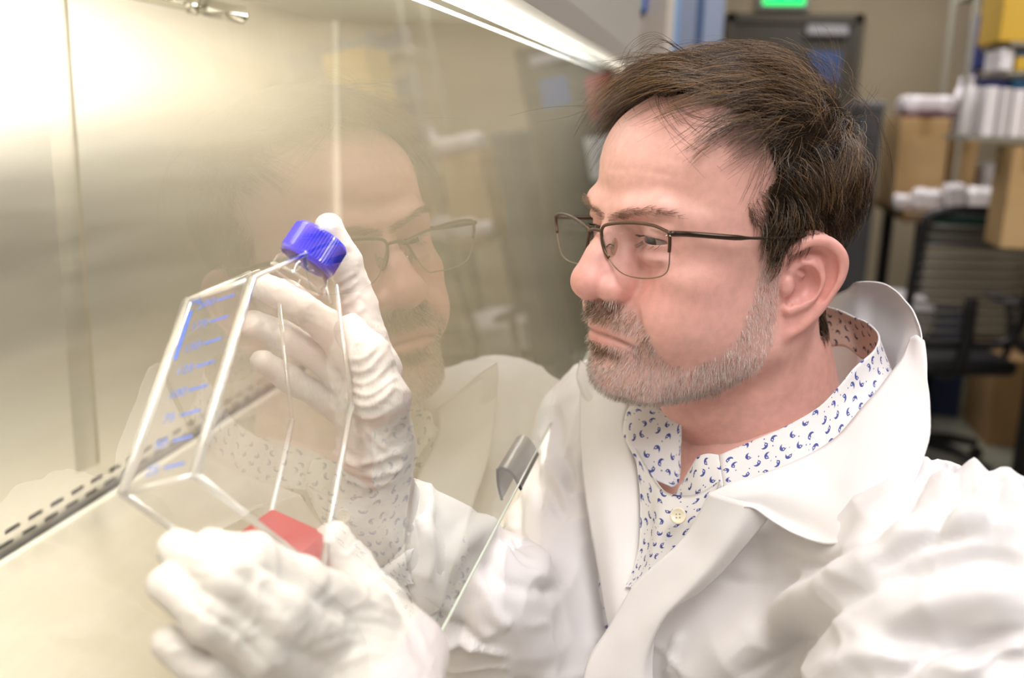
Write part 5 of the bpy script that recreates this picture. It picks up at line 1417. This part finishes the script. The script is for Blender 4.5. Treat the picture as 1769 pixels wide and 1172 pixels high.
    hh = (.05+sf*(.5*np.clip((qq[:, 2]+2)/6, 0, 1)+.55*tp)*np.where(fr_, .3, 1))*(1+.25*vnoise(qq, 1.6))
    me = np_mesh('hair_under_layer', h2w(qq+g*hh[:, None]), re[Q2])
    UL = mat('under hair', (.016, .010, .006), .9); P(UL).inputs['Specular IOR Level'].default_value = .05; bump(UL, 600, .6, .002, 4)
    link('hair_under_layer', me, UL, man)
    return mask
HAIRMASK = build_hair()
def drape():
    """loose locks falling over the forehead and fly-away strands"""
    S = []; R = []; C = []
    locks = [([(1165, 120), (1150, 160), (1180, 205), (1233, 243)], 9), ([(1150, 130), (1140, 175), (1165, 225), (1205, 268)], 4), ([(1130, 135), (1120, 180), (1150, 235), (1195, 275)], 3),
             ([(1250, 165), (1225, 205), (1180, 195), (1145, 150)], 5), ([(1275, 180), (1240, 210), (1190, 195), (1150, 165)], 4), ([(1300, 190), (1260, 215), (1200, 210), (1160, 180)], 3),
             ([(1180, 95), (1130, 66), (1085, 92), (1068, 150)], 12), ([(1140, 130), (1090, 112), (1070, 150), (1085, 190)], 12),
             ([(1100, 175), (1030, 180), (985, 183), (940, 193)], 1), ([(1100, 178), (1040, 184), (990, 200), (942, 208)], 1),
             ([(1380, 90), (1430, 110), (1470, 150), (1500, 200)], 8), ([(1460, 150), (1505, 200), (1525, 270), (1525, 330)], 8)]
    for pts, n in locks:
        base = catmull(np.array(pts, float), 4)
        for _ in range(n):
            j = RNG.normal(0, 8 if n > 2 else .5, 2); sc = RNG.normal(0, .16); k = len(base); t = np.linspace(0, 1, k)[:, None]
            b = base+j*(1-.6*t)+(base-base[0])*sc+RNG.normal(0, 14, 2)*t*(n > 2)
            Y = h2w((-3.0, 3.0, 9))[1]
            pp = trace(b[:, 0], b[:, 1], head_sdf_fast, .5, .80); d0 = np.linalg.norm(pp, axis=1); ymid = h2w((0, 5, 8))
            ok = d0 < .80; dd = np.where(ok, d0-.006-.010*RNG.random(), np.nan)
            if np.isnan(dd).all(): dd[:] = .70
            idx = np.arange(k); g = ~np.isnan(dd); dd = np.interp(idx, idx[g], dd[g]); dd = np.convolve(np.pad(dd, 2, 'edge'), np.ones(5)/5, 'valid')
            r = np.stack([b[:, 0]-W/2, b[:, 1]-H/2, np.full(k, FPX)], 1) @ RW.T; r /= np.linalg.norm(r, axis=1)[:, None]
            S.append(r*dd[:, None]); R.append(np.linspace(.00016, .00006, k)); C.append(np.array([.055, .032, .018])*RNG.uniform(.5, 2.2))
    strands_mesh('loose_lock', np.array(S), np.array(R), np.array(C), HAIRM, man)
head_sdf_fast = lambda Pp: scalp(w2h(Pp).astype(np.float32))*.01
drape()
LIPP = [(1000, 552), (1040, 560), (1075, 574), (1106, 589), (1075, 600), (1040, 592), (1005, 580)]
BROWP = [(1040, 372), (1062, 364), (1095, 358), (1130, 357), (1165, 364), (1195, 384), (1160, 376), (1120, 371), (1085, 374), (1050, 384)]
def build_beard():
    qn, Pp = near_side(HV)
    qs = (HV-HO) @ HM*100
    NN = vnormals(HV, HQ)
    mask = in_poly(Pp, BEARDP) & ~in_poly(Pp, LIPP) & (qs[:, 2] > -11.5) & (qs[:, 1] > -.9)
    n = 21000; R0 = pick(mask, n, HV); q, pp = near_side(R0); _j = in_poly(pp+RNG.normal(0, 9, pp.shape), BEARDP); R0 = R0[_j]; n = len(R0); q, pp = near_side(R0); ql = (R0-HO) @ HM*100
    g = (head_grad(R0)); 
    must = np.exp(-(((pp-[1045, 540])/[50, 26])**2).sum(1)); soul = np.exp(-(((pp-[1030, 608])/[32, 16])**2).sum(1)); mcor = np.exp(-(((pp-[1112, 592])/[14, 26])**2).sum(1))
    dark = np.clip(must+soul*1.3+mcor*.7, 0, 1)
    keep = RNG.random(n) < np.clip(.50+.5*dark+.35*((pp[:, 1] > 625)), 0, 1); R0, q, pp, ql, g, dark, must = [a[keep] for a in (R0, q, pp, ql, g, dark, must)]; n = len(R0)
    sgn = np.sign(ql[:, 0])
    Fl = np.stack([sgn*.35*must, .25+0*dark, -1+0*dark], 1)
    cheek = np.clip((-(q[:, 1])+6)/5, 0, 1); Fl[:, 1] = .3*(1-cheek)+.25*cheek; Fw = Fl @ HM.T
    K = 4; S = np.empty((n, K, 3)); p = R0.copy(); S[:, 0] = p-g*.0004
    d = g*.75+Fw*.75+RNG.normal(0, .22, (n, 3)); ln = RNG.uniform(.0022, .0052, n)*(1+.3*must)
    for i in range(1, K):
        d = d+Fw*.22+RNG.normal(0, .12, (n, 3)); d /= np.linalg.norm(d, axis=1)[:, None]; p = p+d*(ln/(K-1))[:, None]; S[:, i] = p
    c = np.tile(np.array([.86, .78, .73]), (n, 1))*RNG.uniform(.55, 1.1, (n, 1))
    br = RNG.random(n) < (.14+.75*dark); c[br] = np.array([.17, .10, .045])*RNG.uniform(.6, 1.9, (br.sum(), 1))
    strands_mesh('beard', S, np.linspace(1, .4, K)[None]*RNG.uniform(.00008, .00014, n)[:, None], c, BEARDM, man, label='short greying beard, browner round the mouth')
    # brows
    mask = in_poly(Pp, BROWP) & (qs[:, 1] > 4)
    n = 620; R0 = pick(mask, n, HV); g = head_grad(R0); ql = (R0-HO) @ HM*100; sgn = np.sign(ql[:, 0])
    Fw = np.stack([sgn*1.0, -.3+0*sgn, .15+0*sgn], 1) @ HM.T; S = np.empty((n, K, 3)); p = R0.copy(); S[:, 0] = p-g*.0004; d = g*.5+Fw*.8+RNG.normal(0, .2, (n, 3))
    ln = RNG.uniform(.004, .008, n)
    for i in range(1, K):
        d = d+Fw*.3; d /= np.linalg.norm(d, axis=1)[:, None]; p = p+d*(ln/(K-1))[:, None]; S[:, i] = p
    strands_mesh('eyebrow', S, np.linspace(1, .4, K)[None]*RNG.uniform(.00008, .00013, n)[:, None], np.array([.22, .13, .085])*RNG.uniform(.6, 1.5, (n, 1)), BEARDM, man)
    # eyelashes
    S = []
    for sx in (-1, 1):
        for k in range(70):
            t = RNG.uniform(-1, 1); lw = RNG.random() < .4
            b = np.array([sx*(EYE[0]+1.25*t), EYE[1]+1.30-.55*t*t-.2*max(t, 0), EYE[2]+(-.40+.12*t*t if lw else .22-.22*t*t)])
            d = np.array([sx*.35*t, 1, (-.55 if lw else -.05)])*.55
            S.append([h2w(b), h2w(b+d*.5+np.array([0, 0, (-.02 if lw else -.06)])), h2w(b+d+np.array([0, 0, (.0 if lw else .05)]))])
    S = np.array(S); strands_mesh('eyelash', S, np.tile(np.linspace(.00009, .00003, 3), (len(S), 1)), np.tile([.02, .014, .01], (len(S), 1)), BEARDM, man)
def head_grad(Pw, e=.0006):
    Pw = Pw.astype(np.float32)
    g = np.stack([head_sdf(Pw+np.eye(3, dtype=np.float32)[i]*e)-head_sdf(Pw-np.eye(3, dtype=np.float32)[i]*e) for i in range(3)], 1)
    return g/(np.linalg.norm(g, axis=1)[:, None]+1e-9)
build_beard()

# ================================================================== GLASSES
def eyeglasses():
    gl = empty('eyeglasses', tuple(h2w((0, 10, 2))), 'bronze half-rim reading glasses with clear lenses worn by the man', 'glasses')
    BR = mat('bronze metal', (.11, .068, .045), .35, .75); DK = mat('dark brown metal', (.045, .028, .018), .3, .6); THIN = mat('thin rim', (.22, .16, .10), .3, .8)
    LENS = solid_alpha_glass('spectacle lens', (.975, .965, .96), .0, 1.5, .01, .8); GOLD = mat('rivet', (.8, .72, .5), .2, .9); PADM = solid_alpha_glass('nose pad silicone', (.85, .8, .72), .1, 1.4, .08, 1, .25, (.8, .7, .55))
    def plane(a, b, c):
        a, b, c = h2w(a), h2w(b), h2w(c); n = np.cross(b-a, c-a); return a, n/np.linalg.norm(n)
    def hit(pl, px, py):
        r = RW @ np.array([px-W/2, py-H/2, FPX]); return r*((pl[0] @ pl[1])/(r @ pl[1]))
    PN = plane((-1.0, 10.6, 2.4), (-6.7, 9.3, 2.9), (-3.8, 9.75, -1.4)); PF = plane((1.0, 10.6, 2.4), (6.9, 9.3, 2.0), (3.8, 9.75, -1.4))
    near = [(1041, 392), (1055, 387), (1088, 385), (1125, 389), (1150, 399), (1157, 406), (1157, 436), (1155, 462), (1148, 474), (1132, 480), (1107, 481), (1080, 475), (1062, 461), (1051, 441), (1043, 416), (1039, 400)]
    far = [(1018, 396), (1010, 388), (996, 379), (980, 372), (965, 371), (961, 376), (962, 400), (966, 425), (972, 442), (984, 452), (998, 456), (1004, 456), (1010, 440), (1014, 420), (1017, 405)]
    for nm, pl, out in (('near', PN, near), ('far', PF, far)):
        P3 = np.array([hit(pl, *p) for p in out]); cl = catmull(P3, 5, True)
        tube('lens_rim', cl, .00045, THIN, gl, sides=6, closed=True)
        cc = cl.mean(0); nrm = pl[1] if pl[1] @ cc < 0 else -pl[1]; n = len(cl)
        rings = [cl*(1-t)+cc*t+nrm*.0012*(1-(1-t)**2) for t in (0, .25, .5, .75)]; V = np.concatenate(rings+[cc[None]+nrm*.0012]); Q = []
        for k in range(3):
            for i in range(n): Q.append((k*n+i, k*n+(i+1) % n, (k+1)*n+(i+1) % n, (k+1)*n+i))
        T = [(3*n+i, 3*n+(i+1) % n, 4*n) for i in range(n)]
        link('lens', np_mesh('lens', V, [np.array(Q), np.array(T)]), LENS, gl)
    up_n = [(1052, 446), (1044, 432), (1040, 412), (1040, 396), (1050, 388), (1088, 385), (1125, 389), (1148, 398), (1156, 404), (1157, 420), (1156, 436)]
    up_f = [(1013, 432), (1016, 415), (1018, 402), (1014, 393), (998, 381), (980, 372), (966, 370), (961, 374), (961, 388), (963, 402)]
    for pl, l in ((PN, up_n), (PF, up_f)): tube('brow_bar', catmull([hit(pl, *p) for p in l], 5), .00115, BR, gl, sides=8)
    a, b = hit(PF, 1018, 399), hit(PN, 1040, 399); mid = (a+b)/2+HM @ np.array([0, .002, .001]); tube('bridge', catmull([a, mid, b], 6), .0012, BR, gl, sides=8)
    hg = hit(PN, 1155, 404)
    tl = w2h(hg.astype(np.float32)).astype(float)
    # near temple arm
    e1 = h2w(tl+[-.35, -.5, 0]); 
    def onside(px, py, x):   # point on the sagittal plane at local x
        n = HM[:, 0]; p0 = h2w((x, 0, 0)); r = RW @ np.array([px-W/2, py-H/2, FPX]); return r*((p0 @ n)/(r @ n))
    xh = tl[0]-.25
    def onskin(px, py, off):
        p = trace(np.array([float(px)]), np.array([float(py)]), head_sdf, .4, .9)[0]; return p+head_grad(p[None])[0]*off
    pts = [hg, onside(1164, 404, xh), onside(1195, 405, xh-.05), onskin(1268, 407, .010), onskin(1330, 408, .006), onskin(1378, 410, .0055)]
    last = w2h(np.asarray(pts[-1], np.float32)).astype(float)
    tail = [h2w(last+[.1, -1.2, -.3]), h2w(last+[.35, -2.4, -1.8])]
    cv = catmull(pts+tail, 8); t = np.linspace(0, 1, len(cv)); tube('temple_arm', cv, np.interp(t, [0, .10, .42, .46, 1], [.0014, .0019, .0018, .0009, .0012]), DK, gl, sides=8)
    hf = hit(PF, 961, 376); tf = w2h(hf.astype(np.float32)).astype(float)
    pts = [hf, h2w(tf+[.3, -.6, 0]), h2w((7.35, 5.0, tf[2]+.2)), h2w((7.7, .5, 2.6)), h2w((7.6, -1.6, 1.6)), h2w((7.3, -3, 0))]
    cv = catmull(pts, 8); t = np.linspace(0, 1, len(cv)); tube('temple_arm', cv, np.interp(t, [0, .10, .42, .46, 1], [.0014, .0019, .0018, .0009, .0012]), DK, gl, sides=8)
    for px_ in (1151.5, 1158): 
        c = hit(PN, px_, 407.5); c = c-c/np.linalg.norm(c)*.0013; V, F = lathe_vf([(.0007*math.sin(x), .0004*math.cos(x)) for x in np.linspace(.01, 3.1, 8)], 12, c, -c/np.linalg.norm(c)); link('rivet', np_mesh('rivet', V, F), GOLD, gl)
    for pl, (pa, pb, pc), s in ((PN, ((1046, 428), (1052, 420), (1057, 424)), -1), (PF, ((1014, 428), (1018, 424), (1022, 420)), 1)):
        a = hit(pl, *pa); q = w2h(a.astype(np.float32)).astype(float); c = h2w(q+[-s*.15 if s > 0 else -.25, -.55, .1])
        tube('pad_arm', catmull([a, (a+c)/2+HM @ np.array([0, 0, .002]), c], 5), .0005, BR, gl, sides=6)
        V, F = lathe_vf([(.0001, .0012)]+[(.0038*math.sin(x), .0012*math.cos(x)) for x in np.linspace(.2, 2.94, 9)]+[(.0001, -.0012)], 20, (0, 0, 0), (0, 0, 1))
        V[:, 1] *= 1.6; Rm = np.stack([HM @ np.array([-s*.25, -.55, 0])/.604, HM @ np.array([0, 0, 1.]), HM @ np.array([-s*.9, .4, 0])/.985], 1); link('nose_pad', np_mesh('nose_pad', V @ Rm.T+c, F), PADM, gl)
        V, F = lathe_vf([(.0001, .0008), (.0013, .0006), (.0016, 0), (.0001, -.0004)], 14, c+HM @ np.array([-s*.0012, .0006, 0]), HM @ np.array([-s*.9, .4, 0])); link('pad_screw', np_mesh('pad_screw', V, F), CH, gl)
eyeglasses()
